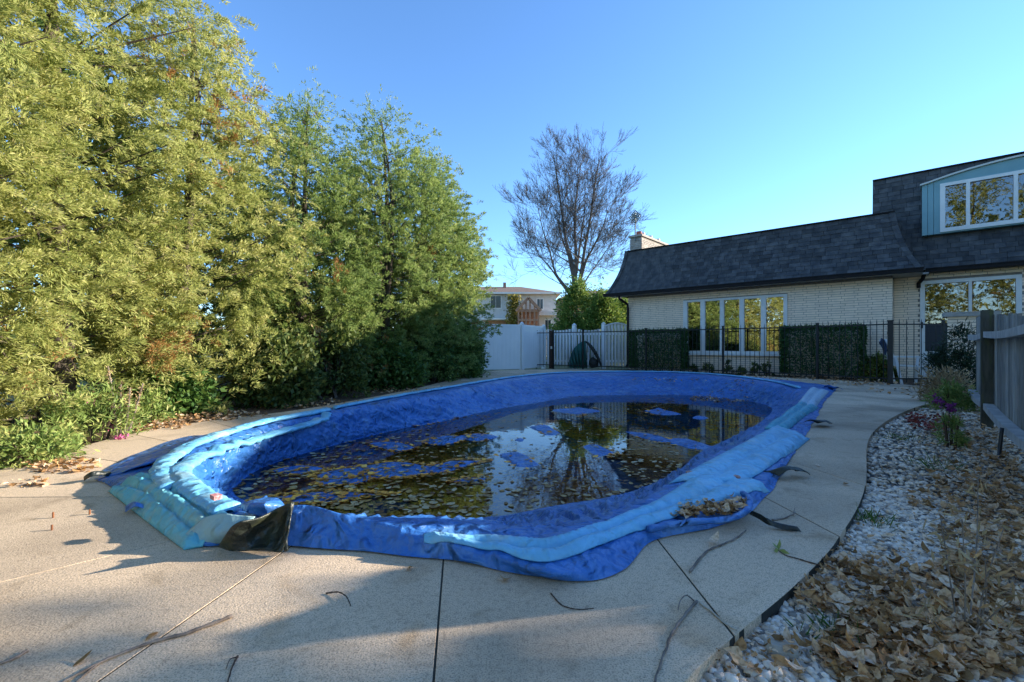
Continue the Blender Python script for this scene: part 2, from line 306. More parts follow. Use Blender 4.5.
# ------------------------------------------------------------------ object helpers
def tag(o, label=None, cat=None, group=None, kind=None):
    if label: o['label'] = label
    if cat: o['category'] = cat
    if group: o['group'] = group
    if kind: o['kind'] = kind
    return o
def empty(name, loc=(0, 0, 0), label=None, cat=None, group=None, parent=None, kind=None):
    o = bpy.data.objects.new(name, None); COL.objects.link(o)
    o.location = loc; o.empty_display_size = 0.1
    if parent: adopt(o, parent)
    return tag(o, label, cat, group, kind)
def wloc(o):
    v = Vector(o.location)
    while o.parent:
        o = o.parent; v += o.location
    return v
def adopt(o, parent):
    """parents only translate, so a child's offset is a plain subtraction"""
    loc = Vector(o.location)
    o.parent = parent
    o.location = loc - wloc(parent)
class MB:
    def __init__(s): s.v = []; s.f = []
    def add(s, vs, fs):
        k = len(s.v); s.v += [Vector(p) for p in vs]; s.f += [tuple(i + k for i in f) for f in fs]
    def hexa(s, p):   # 8 points: bottom 4 ccw, top 4
        s.add(p, [(3, 2, 1, 0), (4, 5, 6, 7), (0, 1, 5, 4), (1, 2, 6, 5), (2, 3, 7, 6), (3, 0, 4, 7)])
    def box(s, c, ax, ay, az, lx, ly, lz):   # centre, axes, full sizes
        c = Vector(c); ax = Vector(ax) * lx / 2; ay = Vector(ay) * ly / 2; az = Vector(az) * lz / 2
        s.hexa([c - ax - ay - az, c + ax - ay - az, c + ax + ay - az, c - ax + ay - az, c - ax - ay + az, c + ax - ay + az, c + ax + ay + az, c - ax + ay + az])
    def hb(s, t0, t1, o0, o1, z0, z1):        # box in house coordinates
        s.hexa([W(t0, o0, z0), W(t1, o0, z0), W(t1, o1, z0), W(t0, o1, z0), W(t0, o0, z1), W(t1, o0, z1), W(t1, o1, z1), W(t0, o1, z1)])
    def tube(s, pts, rads, n=6, cap=True):
        pts = [Vector(p) for p in pts]
        if not hasattr(rads, '__len__'): rads = [rads] * len(pts)
        k = len(s.v); m = len(pts)
        prev = None
        for i, p in enumerate(pts):
            d = (pts[min(i + 1, m - 1)] - pts[max(i - 1, 0)])
            if d.length < 1e-9: d = Vector((0, 0, 1))
            d.normalize()
            if prev is None:
                a = d.orthogonal().normalized()
            else:
                a = prev - d * prev.dot(d)
                a = a.normalized() if a.length > 1e-6 else d.orthogonal().normalized()
            prev = a; b = d.cross(a)
            for j in range(n):
                th = 2 * math.pi * j / n
                s.v.append(p + (a * math.cos(th) + b * math.sin(th)) * rads[i])
        for i in range(m - 1):
            for j in range(n):
                s.f.append((k + i * n + j, k + i * n + (j + 1) % n, k + (i + 1) * n + (j + 1) % n, k + (i + 1) * n + j))
        if cap:
            s.f.append(tuple(k + j for j in reversed(range(n)))); s.f.append(tuple(k + (m - 1) * n + j for j in range(n)))
    def prism(s, poly, z0, z1, chamfer=0.0):
        poly = [Vector((p[0], p[1], 0)) for p in poly]; n = len(poly)
        area = sum(poly[i].x * poly[(i + 1) % n].y - poly[(i + 1) % n].x * poly[i].y for i in range(n))
        if area < 0: poly.reverse()
        k = len(s.v)
        rings = [(poly, z0), (poly, z1 - chamfer)] if chamfer else [(poly, z0), (poly, z1)]
        if chamfer:
            ins = []
            for i in range(n):
                e1 = (poly[i] - poly[i - 1]); e2 = (poly[(i + 1) % n] - poly[i])
                n1 = Vector((-e1.y, e1.x, 0)); n2 = Vector((-e2.y, e2.x, 0))
                nn = n1.normalized() + n2.normalized()
                ins.append(poly[i] + (nn.normalized() * chamfer if nn.length > 1e-6 else Vector()))
            rings.append((ins, z1))
        for pl, z in rings:
            for p in pl: s.v.append(Vector((p.x, p.y, z)))
        for r in range(len(rings) - 1):
            for i in range(n):
                s.f.append((k + r * n + i, k + r * n + (i + 1) % n, k + (r + 1) * n + (i + 1) % n, k + (r + 1) * n + i))
        s.f.append(tuple(k + (len(rings) - 1) * n + i for i in range(n)))
        s.f.append(tuple(k + i for i in reversed(range(n))))
    def build(s, name, mat, parent=None, smooth=False, origin=None, **kw):
        if origin is None:
            xs = [p.x for p in s.v]; ys = [p.y for p in s.v]; zs = [p.z for p in s.v]
            origin = Vector(((min(xs) + max(xs)) / 2, (min(ys) + max(ys)) / 2, min(zs)))
        origin = Vector(origin)
        me = bpy.data.meshes.new(name)
        me.from_pydata([tuple(p - origin) for p in s.v], [], s.f)
        me.materials.append(MATS[mat])
        if smooth: me.polygons.foreach_set('use_smooth', [True] * len(me.polygons))
        me.update()
        o = bpy.data.objects.new(name, me); COL.objects.link(o)
        o.location = origin
        if parent: adopt(o, parent)
        return tag(o, **kw)
def share(src_mesh, name, loc, parent=None, rot=None, scale=None, **kw):
    o = bpy.data.objects.new(name, src_mesh); COL.objects.link(o); o.location = loc
    if rot is not None: o.rotation_euler = rot
    if scale is not None: o.scale = scale
    if parent: adopt(o, parent)
    return tag(o, **kw)

def quads(name, verts, tint, mat, parent=None, k=4, smooth=False, **kw):
    """verts (N,k,3) numpy: N polygons of k corners, one tint each"""
    N = len(verts)
    org = verts.reshape(-1, 3).mean(0); org[2] = verts[:, :, 2].min()
    me = bpy.data.meshes.new(name)
    me.vertices.add(N * k); me.vertices.foreach_set('co', (verts - org).astype(np.float32).ravel())
    me.loops.add(N * k); me.loops.foreach_set('vertex_index', np.arange(N * k, dtype=np.int32))
    me.polygons.add(N); me.polygons.foreach_set('loop_start', np.arange(0, N * k, k, dtype=np.int32))
    me.polygons.foreach_set('loop_total', np.full(N, k, dtype=np.int32))
    a = me.attributes.new('tint', 'FLOAT', 'POINT'); a.data.foreach_set('value', np.repeat(tint, k).astype(np.float32))
    me.materials.append(MATS[mat]); me.update(calc_edges=True)
    o = bpy.data.objects.new(name, me); COL.objects.link(o); o.location = org
    if parent: adopt(o, parent)
    return tag(o, **kw)
def norm(a): return a / np.maximum(np.linalg.norm(a, axis=-1, keepdims=True), 1e-9)
def leaf_quads(pos, d, up, length, width):
    """diamond leaves: pos base (N,3), d axis, up approx normal"""
    d = norm(d); s = norm(np.cross(d, up)); L = length[:, None]; Wd = width[:, None]
    return np.stack([pos, pos + d * L * 0.45 + s * Wd * 0.5, pos + d * L, pos + d * L * 0.45 - s * Wd * 0.5], 1)
def rvec(n): return norm(RNG.normal(size=(n, 3)))

def catmull(pts, n, closed=False):
    pts = [np.array(p, float) for p in pts]; m = len(pts); out = []
    segs = m if closed else m - 1
    for q in range(n):
        u = q / n * segs if closed else q / (n - 1) * segs
        i = min(int(u), segs - 1); f = u - i
        g = lambda j: pts[j % m] if closed else pts[max(0, min(m - 1, j))]
        p0, p1, p2, p3 = g(i - 1), g(i), g(i + 1), g(i + 2)
        out.append(0.5 * ((2 * p1) + (p2 - p0) * f + (2 * p0 - 5 * p1 + 4 * p2 - p3) * f * f + (3 * p1 - p0 - 3 * p2 + p3) * f ** 3))
    return out
def inpoly(x, y, poly):
    c = np.zeros(len(x), bool); n = len(poly)
    for i in range(n):
        x1, y1 = poly[i][0], poly[i][1]; x2, y2 = poly[(i + 1) % n][0], poly[(i + 1) % n][1]
        cond = ((y1 > y) != (y2 > y))
        with np.errstate(divide='ignore', invalid='ignore'):
            xi = (x2 - x1) * (y - y1) / (y2 - y1 + 1e-12) + x1
        c ^= cond & (x < xi)
    return c

# ================================================================== POOL LOOPS
ZW = -0.30
ST = [  # outer foot, outer crest, inner crest, water line   (x, y, z) read off the ground plane
 ((292,548,0),(297,504,.165),(312,514,.09),(340,522,ZW)),
 ((360,553,0),(360,519,.115),(368,516,.085),(392,524,ZW)),
 ((430,560,0),(430,534,.080),(440,518,.065),(450,522,ZW)),
 ((500,571,0),(500,557,.055),(505,524,.060),(505,516,ZW)),
 ((575,583,0),(556,573,.055),(560,528,.060),(556,506,ZW)),
 ((622,572,0),(612,548,.050),(612,512,.060),(612,497,ZW)),
 ((652,542,0),(652,527,.050),(650,495,.060),(648,486,ZW)),
 ((716,528,0),(718,516,.045),(688,472,.060),(680,470,ZW)),
 ((756,506,0),(752,496,.045),(716,456,.060),(700,453,ZW)),
 ((788,465,0),(782,459,.030),(752,438,.060),(733,437,ZW)),
 ((812,425,0),(806,421,.030),(782,420,.060),(761,422,ZW)),
 ((826,400,0),(822,397,.030),(803,400,.060),(773,409,ZW)),
 ((832,387,0),(827,386,.040),(801,389,.080),(760,403,ZW)),
 (None,(775,379,.09),(765,382.5,.09),(735,399,ZW)),
 (None,(708,373.2,.10),(706,376,.10),(695,395.5,ZW)),
 (None,(650,371.2,.10),(650,374,.10),(645,395,ZW)),
 (None,(570,371.8,.10),(572,374.5,.10),(580,396,ZW)),
 (None,(518,375.5,.10),(522,378.5,.10),(535,403,ZW)),
 (None,(480,381,.10),(484,384.5,.10),(500,408.5,ZW)),
 (None,(430,389.5,.10),(434,393,.10),(462,416.5,ZW)),
 (None,(370,400,.10),(374,404,.10),(411,426.5,ZW)),
 (None,(310,411.5,.09),(314,416,.09),(357,439,ZW)),
 (None,(250,424,.09),(255,430,.09),(302,454,ZW)),
 ((186,437,0),(203,438,.08),(210,447,.09),(262,467.5,ZW)),
 ((128,457,0),(160,456,.07),(178,470,.09),(238,483,ZW)),
 ((96,478,0),(125,474,.05),(195,490,.08),(231,492,ZW)),
 ((112,487,0),(140,489,.05),(225,507,.08),(240,500,ZW)),
 ((180,541,0),(195,527,.05),(250,512,.10),(265,508,ZW)),
 ((236,545,0),(246,530,.07),(275,511,.12),(300,516,ZW)),
]
NS = len(ST)
L = [[], [], [], []]
for st in ST:
    for k in range(4):
        L[k].append(None if st[k] is None else P(*st[k]))
CENT = sum(L[3], Vector()) / NS; CENT.z = 0
for i in range(NS):
    if L[0][i] is None:
        d = L[1][i] - L[2][i]; d.z = 0
        c = L[1][i] - CENT; c.z = 0
        d = c.normalized() * 0.22
        L[0][i] = L[1][i] + d; L[0][i].z = 0.004
    else:
        L[0][i].z = 0.004
OUT = [(-1.15,.3),(-.6,.45),(-.15,.68),(.08,.88),(.3,1.07),(.52,1.27),(.74,1.45),(1.1,1.74),(1.54,2.14),(2.26,2.91),(3.73,4.7),(5.77,6.53),
       (8.6,8.6),(8.9,10.6),(7.3,12.8),(5.4,14.8),(2.7,16.7),(-.4,16.2),(-1.35,13),(-1.98,9.5),(-2.5,7.6),(-2.98,6.3),(-3.6,5.4),(-3.85,4.6),
       (-3.78,3.8),(-3.65,3.0),(-3.5,2.0),(-2.6,.7),(-1.8,.35)]
NA = 812
LC = [np.array(catmull(l, NA, True)) for l in L]
OC = np.array(catmull([(x, y, 0) for x, y in OUT], NA, True))
INC = LC[1] * 0.35 + LC[2] * 0.65                      # inner edge of the deck, under the cover
INC[:, 2] = 0

# ================================================================== GROUND, DECK
def ring_sheet(name, inner, outer, z_in, z_out, mat, **kw):
    mb = MB(); n = len(inner)
    for p in inner: mb.v.append(Vector((p[0], p[1], z_in)))
    for p in outer: mb.v.append(Vector((p[0], p[1], z_out)))
    for i in range(n):
        j = (i + 1) % n
        mb.f.append((i, n + i, n + j, j))
    return mb.build(name, mat, origin=(0, 0, 0), **kw)
ci = np.array([CENT.x, CENT.y, 0])
far = []
for p in INC:
    d = p - ci; d[2] = 0; d /= np.linalg.norm(d); far.append(ci + d * 1500)
gin = OC * 0.85 + INC * 0.15
ring_sheet('ground', gin, far, -0.075, -0.075, 'lawn', kind='structure')

deck = MB()
n = NA
inn2 = INC * 0.97 + ci * 0.03
for p in inn2: deck.v.append(Vector((p[0], p[1], -0.0025)))
for p in OC: deck.v.append(Vector((p[0], p[1], -0.0025)))
for p in OC: deck.v.append(Vector((p[0], p[1], -0.12)))
for i in range(n):
    j = (i + 1) % n
    deck.f.append((i, n + i, n + j, j)); deck.f.append((n + i, 2 * n + i, 2 * n + j, n + j))
deck_o = deck.build('pool_deck', 'joint_dirt', origin=(0, 0, -0.02), kind='structure')
JO = [2, 5.8, 8, 9, 10, 11, 12, 13.2, 14.2, 15.2, 16.2, 17.2, 18, 19, 20, 21, 22, 23, 24, 25.35, 26.8, 28.85]
def cur(C, s): 
    u = (s % NS) / NS * NA; i = int(u) % NA; f = u - int(u)
    return C[i] * (1 - f) + C[(i + 1) % NA] * f
for a, b in zip(JO, JO[1:] + [JO[0] + NS]):
    m = max(6, int((b - a) * 10))
    ss = [a + (b - a) * i / m for i in range(m + 1)]
    pi = [cur(inn2, s) for s in ss]; po = [cur(OC, s) for s in ss]
    def shift(pa, pb, sgn):
        d = pb - pa; d /= np.linalg.norm(d); q = np.array([-d[1], d[0], 0]) * 0.0035 * sgn
        return q
    q0 = shift(pi[0], po[0], 1); q1 = shift(pi[-1], po[-1], -1)
    # push joints apart inside the slab
    mid = po[len(po) // 2]
    if np.dot(q0, mid - po[0]) < 0: q0 = -q0
    if np.dot(q1, mid - po[-1]) < 0: q1 = -q1
    pi[0] = pi[0] + q0; po[0] = po[0] + q0; pi[-1] = pi[-1] + q1; po[-1] = po[-1] + q1
    mb = MB(); mb.prism(pi + po[::-1], -0.09, 0.0 + random.uniform(-.0004, .0004), 0.0015)
    mb.build('concrete_slab', 'concrete', deck_o)

# planting bed along the cedars, gravel bed by the wood fence
def sheet(name, poly, z, mat, **kw):
    mb = MB(); mb.v = [Vector((p[0], p[1], z)) for p in poly]; mb.f = [tuple(range(len(poly)))]
    o = mb.build(name, mat, origin=(poly[0][0], poly[0][1], z), **kw)
    return o
def outer_pts(a, b, k=40, off=0.0):
    r = []
    for i in range(k + 1):
        p = cur(OC, a + (b - a) * i / k); d = p - ci; d /= np.linalg.norm(d); r.append(p + d * off)
    return r
bed = outer_pts(17.3, 26.3) ; bed_poly = [tuple(p) for p in bed] + [(-4.4, 1.6), (-7.5, 2.5), (-7.0, 9), (-4.5, 15.5), (-1.2, 17)]
mbx = MB()
for p, q_ in zip(bed, bed[1:]):
    for_k = 3
bed2 = [np.array([-4.2, 15.5, 0]) * (1 - f) + np.array([-7.0, 1.5, 0]) * f for f in np.linspace(0, 1, len(bed))]
for i, (p, q_) in enumerate(zip(bed, bed2)):
    mbx.v.append(Vector((p[0], p[1], -0.045))); mbx.v.append(Vector((q_[0], q_[1], -0.02)))
for i in range(len(bed) - 1):
    mbx.f.append((2 * i, 2 * i + 1, 2 * i + 3, 2 * i + 2))
mbx.build('mulch_bed', 'mulch', kind='structure')
FB = Vector((5.43, 5.17, 0)); FD = Vector((0.667, 0.745, 0)); FN = Vector((-0.745, 0.667, 0))   # wood fence line
gl_in = outer_pts(27.5 - NS, 12.0, 90)
gl_out = [FB + FD * (-8.0 + 12.9 * f) - FN * 0.25 for f in np.linspace(0, 1, len(gl_in))]
mbx = MB()
for p, q_ in zip(gl_in, gl_out):
    mbx.v.append(Vector((p[0], p[1], -0.062))); mbx.v.append(Vector((q_[0], q_[1], -0.062)))
for i in range(len(gl_in) - 1): mbx.f.append((2 * i, 2 * i + 1, 2 * i + 3, 2 * i + 2))
mbx.build('gravel_bed', 'gravel_base', kind='structure')
GRAVEL_POLY = [(p[0], p[1]) for p in gl_in] + [(p[0], p[1]) for p in reversed(gl_out)]
# soil strip between deck and house
strip_in = [cur(OC, s) for s in np.linspace(12.3, 16.3, 30)]
mbx = MB()
strip_out = [W(t, -0.02) for t in np.linspace(6.5, -3.75, 30)]
for p, q_ in zip(strip_in, strip_out):
    mbx.v.append(Vector((p[0], p[1], -0.05))); mbx.v.append(Vector((q_[0], q_[1], -0.02)))
for i in range(29): mbx.f.append((2 * i, 2 * i + 1, 2 * i + 3, 2 * i + 2))
mbx.build('soil_strip', 'mulch', kind='structure')

# ================================================================== POOL COVER
cover = empty('pool_cover', (CENT.x, CENT.y, -0.4), 'big blue tarpaulin pool cover sagging under rainwater and leaves', 'pool cover')
def fbm(p, sc, oct=3): return noise.fractal(Vector(p) * sc, 1.0, 2.0, oct)
def cross(i, v):
    """v 0..3 along foot, outer crest, inner crest, water line (Catmull-Rom)"""
    k = min(int(v), 2); f = v - k
    g = lambda q: LC[max(0, min(3, q))][i]
    p0, p1, p2, p3 = g(k - 1), g(k), g(k + 1), g(k + 2)
    if k == 0: p0 = p1 * 2 - p2
    return 0.5 * ((2 * p1) + (p2 - p0) * f * 0.75 + p1 * 0 + (2 * p0 - 5 * p1 + 4 * p2 - p3) * f * f * 0 ) if False else p1 * (1 - f) + p2 * f
def smooth_cross(i, v):
    # gentle rounding of the polyline at the crests
    a = cross(i, max(0, v - 0.14)); b = cross(i, min(3, v + 0.14)); c = cross(i, v)
    return a * 0.25 + b * 0.25 + c * 0.5
BUB = [ # air pockets lifting the sheet above the water: x, y, half width, half height in the ground view, turn
 (385,471,62,9,-4),(330,497,70,7,-3),(450,466,40,6,-8),(395,446,26,5,5),(446,440,22,4,-5),(476,437,22,4,0),(430,422,30,2.5,-8),
 (517,459,26,8,14),(545,430,20,5,10),(577,411,28,5,0),(598,450,26,6,10),(650,437,44,3.5,12),(660,412,22,5,5),(688,443,26,4,10),
 (352,480,34,5,-6),(520,440,8,3,0),(300,470,30,4,-3),(660,392.6,30,1.3,0),(470,480,24,3,-5),(700,418,10,2,0)]
bub_w = []
for x, y, a, b, tw in BUB:
    c = P(x, y, ZW); ex = P(x + a, y + a * math.tan(R(tw)), ZW) - c; ey = P(x, y - b, ZW) - c
    M = np.linalg.inv(np.array([[ex.x, ey.x], [ex.y, ey.y]])); bub_w.append((c.x, c.y, M))
def bedz(x, y):
    z = -0.355 + 0.02 * noise.noise(Vector((x * 1.3, y * 1.3, 3.1))) + 0.012 * noise.noise(Vector((x * 4, y * 4, 1.1)))
    best = 0; hi_ = 0.0
    for cx_, cy_, M in bub_w:
        u = M[0][0] * (x - cx_) + M[0][1] * (y - cy_); w = M[1][0] * (x - cx_) + M[1][1] * (y - cy_)
        wob = 0.4 * noise.noise(Vector((x * 2.2, y * 2.2, cx_)))
        d = (abs(u) ** 1.25 + abs(w) ** 1.25) ** 0.8 + wob
        h = max(0.0, min(1.0, (1.35 - d) / 0.7)); h = h * h * (3 - 2 * h)
        if h > best: best = h; hi_ = (0.022, 0.012, 0.018, 0.008, 0.02)[int(abs(cx_ * 37)) % 5]
    return z + best * (ZW + hi_ - z)
ROWS = [0, .12, .3, .5, .7, .88, 1.0, 1.12, 1.25, 1.45, 1.65, 1.85, 1.97, 2.05] + [2.05 + 0.95 * i / 20 for i in range(1, 21)]
mb = MB(); nr = len(ROWS)
for i in range(NA):
    tang = LC[1][(i + 1) % NA] - LC[1][i - 1]; tang /= np.linalg.norm(tang)
    nrm = np.array([-tang[1], tang[0], 0])
    if np.dot(nrm, LC[1][i] - ci) < 0: nrm = -nrm
    arc = i / NA * 60.0
    for v in ROWS:
        p = smooth_cross(i, v)
        # radial folds on the slopes, crumples on the rim
        if v > 2.0:
            g = v - 2.0
            env = math.sin(math.pi * min(1, g * 1.02)) ** 0.7 if g < 1 else 0
            f1 = noise.noise(Vector((p[0] * 1.6 + g * 0.8, p[1] * 1.6, 0.3 * g)))
            ridge = 1 - abs(noise.noise(Vector((arc * 2.1 + 2.5 * g + 0.8 * f1, 0.9 * g, 5.0)))) * 2
            ridge2 = noise.noise(Vector((arc * 4.5 - 2.0 * g, 1.5 * g, 9.0)))
            disp = env * (0.055 * ridge + 0.03 * ridge2 + 0.06 * f1)
            sag = -0.05 * math.sin(math.pi * g)
            p = p + np.array([0, 0, 1]) * (disp * 0.8 + sag) + nrm * disp * -0.7
        elif v > 0.02:
            env = math.sin(math.pi * min(1, v / 2.0)) ** 0.6
            r1 = noise.noise(Vector((p[0] * 7 + v * 1.5, p[1] * 7, v * 2)))
            r2 = noise.noise(Vector((p[0] * 13, p[1] * 13, v * 4)))
            p = p + (np.array([0, 0, 1]) * 0.6 + nrm * 0.8) * env * (0.022 * r1 + 0.006 * r2)
            p[2] = max(p[2], 0.006)
        else:
            p = p + nrm * 0.03 * noise.noise(Vector((p[0] * 3, p[1] * 3, 7)))
        if v >= 2.999: p = np.array([LC[3][i][0], LC[3][i][1], ZW + 0.004])
        mb.v.append(Vector(p))
for i in range(NA):
    j = (i + 1) % NA
    for r in range(nr - 1):
        mb.f.append((i * nr + r, j * nr + r, j * nr + r + 1, i * nr + r + 1))
skirt = mb.build('cover_skirt', 'tarp_blue', cover, smooth=True)
# the bed under the water
mb = MB()
FR = [0, .015, .03, .05] + list(np.linspace(.07, 1, 62))
nf = len(FR)
for i in range(NA):
    p3 = LC[3][i]
    for f in FR[:-1]:
        p = p3 * (1 - f) + np.array([CENT.x, CENT.y, ZW]) * f
        z = bedz(p[0], p[1]); k = min(1, f / 0.07)
        mb.v.append(Vector((p[0], p[1], (ZW + 0.004) * (1 - k) + z * k)))
cidx = len(mb.v); mb.v.append(Vector((CENT.x, CENT.y, bedz(CENT.x, CENT.y))))
m = nf - 1
for i in range(NA):
    j = (i + 1) % NA
    for r in range(m - 1): mb.f.append((i * m + r, j * m + r, j * m + r + 1, i * m + r + 1))
    mb.f.append((i * m + m - 1, j * m + m - 1, cidx))
mb.build('cover_floor', 'tarp_blue', cover, smooth=True)
# rain water lying on the cover
mb = MB()
for i in range(NA):
    p = LC[3][i]; d = p - ci; d[2] = 0; d /= np.linalg.norm(d)
    q_ = p + d * 0.10
    mb.v.append(Vector((q_[0], q_[1], ZW)))
mb.f.append(tuple(range(NA)))
mb.build('rain_water', 'water', kind='structure')

# -------- leaves in the water
WPOLY = [(p[0], p[1]) for p in LC[3][::4]]
def leaf_shapes(pos, size, flat=0.15, curl=0.2, nz=None):
    """curled leaves, a bent midrib with two cupped halves: (8N,4,3), halves and segments stacked"""
    N = len(pos)
    nrm_ = norm(np.stack([RNG.normal(0, flat, N), RNG.normal(0, flat, N), np.ones(N)], 1))
    a = RNG.uniform(0, 2 * np.pi, N); d = np.stack([np.cos(a), np.sin(a), np.zeros(N)], 1)
    d = norm(d - nrm_ * (d * nrm_).sum(1, keepdims=True)); s = np.cross(nrm_, d)
    Ls = size[:, None]; Wd = (size * RNG.uniform(0.4, 0.8, N))[:, None] * 0.5
    cu = (size * curl * RNG.uniform(-0.5, 1.2, N))[:, None]; cup = (curl * RNG.uniform(-0.4, 1.3, N))[:, None]
    us = [0, .22, .5, .78, 1.0]; ws = [0.03, .8, 1.0, .62, .02]
    C_, Lf, Rt = [], [], []
    for u, w in zip(us, ws):
        c_ = pos + d * Ls * (u - .5) + nrm_ * cu * (2 * (u - .5)) ** 2
        jl = (w * RNG.uniform(.75, 1.2, N))[:, None]; jr = (w * RNG.uniform(.75, 1.2, N))[:, None]
        C_.append(c_); Lf.append(c_ + s * Wd * jl + nrm_ * Wd * jl * cup); Rt.append(c_ - s * Wd * jr + nrm_ * Wd * jr * cup)
    out = []
    for k in range(4):
        out.append(np.stack([C_[k], C_[k + 1], Lf[k + 1], Lf[k]], 1)); out.append(np.stack([Rt[k], Rt[k + 1], C_[k + 1], C_[k]], 1))
    return np.concatenate(out, 0)
def nz2(x, y, sc, o): return np.array([noise.noise(Vector((a * sc, b * sc, o))) for a, b in zip(x, y)])
def sample_px(n, x0, x1, y0, y1, z):
    x = RNG.uniform(x0, x1, n); y = RNG.uniform(y0, y1, n)
    Y = (CAM_H - z) * FPX / (y - HZ); return x, y, (x - CX) / FPX * Y, Y
def leaf_weight(px, py):
    w = np.where(px < 490, 0.95, 0.12)
    w = np.where((px >= 490) & (((px - 645) / 36) ** 2 + ((py - 460) / 26) ** 2 < 1), 1.0, w)
    w = np.where((px >= 490) & (((px - 585) / 36) ** 2 + ((py - 425) / 11) ** 2 < 1), 0.9, w)
    w = np.where((px >= 490) & (((px - 655) / 32) ** 2 + ((py - 405) / 10) ** 2 < 1), 0.9, w)
    w = np.where((px >= 500) & (py > 478) & (px < 640), 0.4, w)
    return w
px, py, X, Y = sample_px(115000, 225, 780, 394, 522, ZW)
extra = RNG.uniform(0, 1, 115000)
ok = inpoly(X, Y, WPOLY) & (extra < leaf_weight(px, py))
px, py, X, Y = px[ok], py[ok], X[ok], Y[ok]
nn = nz2(X, Y, 1.5, 2.0); ok = nn > -0.38 - 0.5 * (px < 300); px, py, X, Y = px[ok], py[ok], X[ok], Y[ok]
Z = np.array([bedz(a, b) for a, b in zip(X, Y)])
keep = (Z < ZW - 0.012) | (RNG.uniform(0, 1, len(Z)) < 0.03)
X, Y, Z = X[keep], Y[keep], Z[keep]
size = RNG.uniform(0.03, 0.095, len(X)) * np.clip(0.7 + Y * 0.05, 0.8, 1.3)
v = leaf_shapes(np.stack([X, Y, Z + RNG.uniform(0.004, 0.03, len(X))], 1), size, 0.12, 0.12)
tn = RNG.beta(2, 2, len(X)); quads('sunken_leaves', v, np.tile(tn, 8), 'wet_leaf', kind='stuff', label='brown and yellow leaves sunk in the rainwater on the cover', cat='leaves')
px, py, X, Y = sample_px(5200, 225, 780, 394, 522, ZW)
ok = inpoly(X, Y, WPOLY) & (RNG.uniform(0, 1, len(X)) < leaf_weight(px, py) * 0.55 + 0.03)
X, Y = X[ok], Y[ok]
Zf = np.array([max(ZW, bedz(a, b)) for a, b in zip(X, Y)])
size = RNG.uniform(0.04, 0.085, len(X))
v = leaf_shapes(np.stack([X, Y, Zf + 0.004], 1), size, 0.05, 0.06)
tn = RNG.uniform(0, 1, len(X)); quads('floating_leaves', v, np.tile(tn, 8), 'float_leaf', kind='stuff', label='dry leaves floating on the rainwater in the pool cover', cat='leaves')
# leaves stranded on the far slope and the rim pocket
def litter(name, ell, n, z, label, mat='dead_leaf', smin=0.04, smax=0.08, flat=0.35, curl=0.3, stack=0.03, zfun=None):
    XS, YS, ZS, SZ = [], [], [], []
    tot = sum(e[2] * e[3] * (e[4] if len(e) > 4 else 1) for e in ell)
    for e in ell:
        cx_, cy_, a, b = e[:4]; k = int(n * a * b * (e[4] if len(e) > 4 else 1) / tot)
        r = np.sqrt(RNG.uniform(0, 1, k)); th = RNG.uniform(0, 2 * np.pi, k)
        x = cx_ + a * r * np.cos(th); y = np.maximum(cy_ + b * r * np.sin(th), 352)
        Yd = (CAM_H - z) * FPX / (y - HZ)
        XS.append((x - CX) / FPX * Yd); YS.append(Yd)
    X = np.concatenate(XS); Y = np.concatenate(YS)
    return X, Y, RNG.uniform(smin, smax, len(X))
def lit_build(name, X, Y, Z, size, mat, label, flat=0.4, curl=0.35):
    v = leaf_shapes(np.stack([X, Y, Z], 1), size, flat, curl); tn = RNG.uniform(0, 1, len(X))
    return quads(name, v, np.tile(tn, 8), mat, kind='stuff', label=label, cat='leaves')
X, Y, S = litter('', [(712, 511, 34, 6), (685, 516, 18, 4), (735, 506, 12, 6)], 240, 0.05, '')
lit_build('pocket_leaves', X, Y, RNG.uniform(0.055, 0.085, len(X)), S * 0.7, 'dead_leaf', 'pale dry leaves caught in the fold at the near right edge of the cover', 0.4)
X, Y, S = litter('', [(722, 392, 32, 3)], 160, -0.15, '')
from mathutils.bvhtree import BVHTree
bv = BVHTree.FromPolygons([v_.co + skirt.location + cover.location for v_ in skirt.data.vertices], [tuple(p.vertices) for p in skirt.data.polygons])
Z = []
for a, b in zip(X, Y):
    h = bv.ray_cast(Vector((a, b, 2)), Vector((0, 0, -1)))[0]; Z.append((h.z if h else ZW) + 0.006)
lit_build('slope_leaves', X, Y, np.array(Z), S, 'dead_leaf', 'reddish brown leaves stranded on the far inner slope of the cover', 0.2)
def drop(x, y, default=0.0):
    h = bv.ray_cast(Vector((x, y, 2)), Vector((0, 0, -1)))[0]
    return h.z if h else default

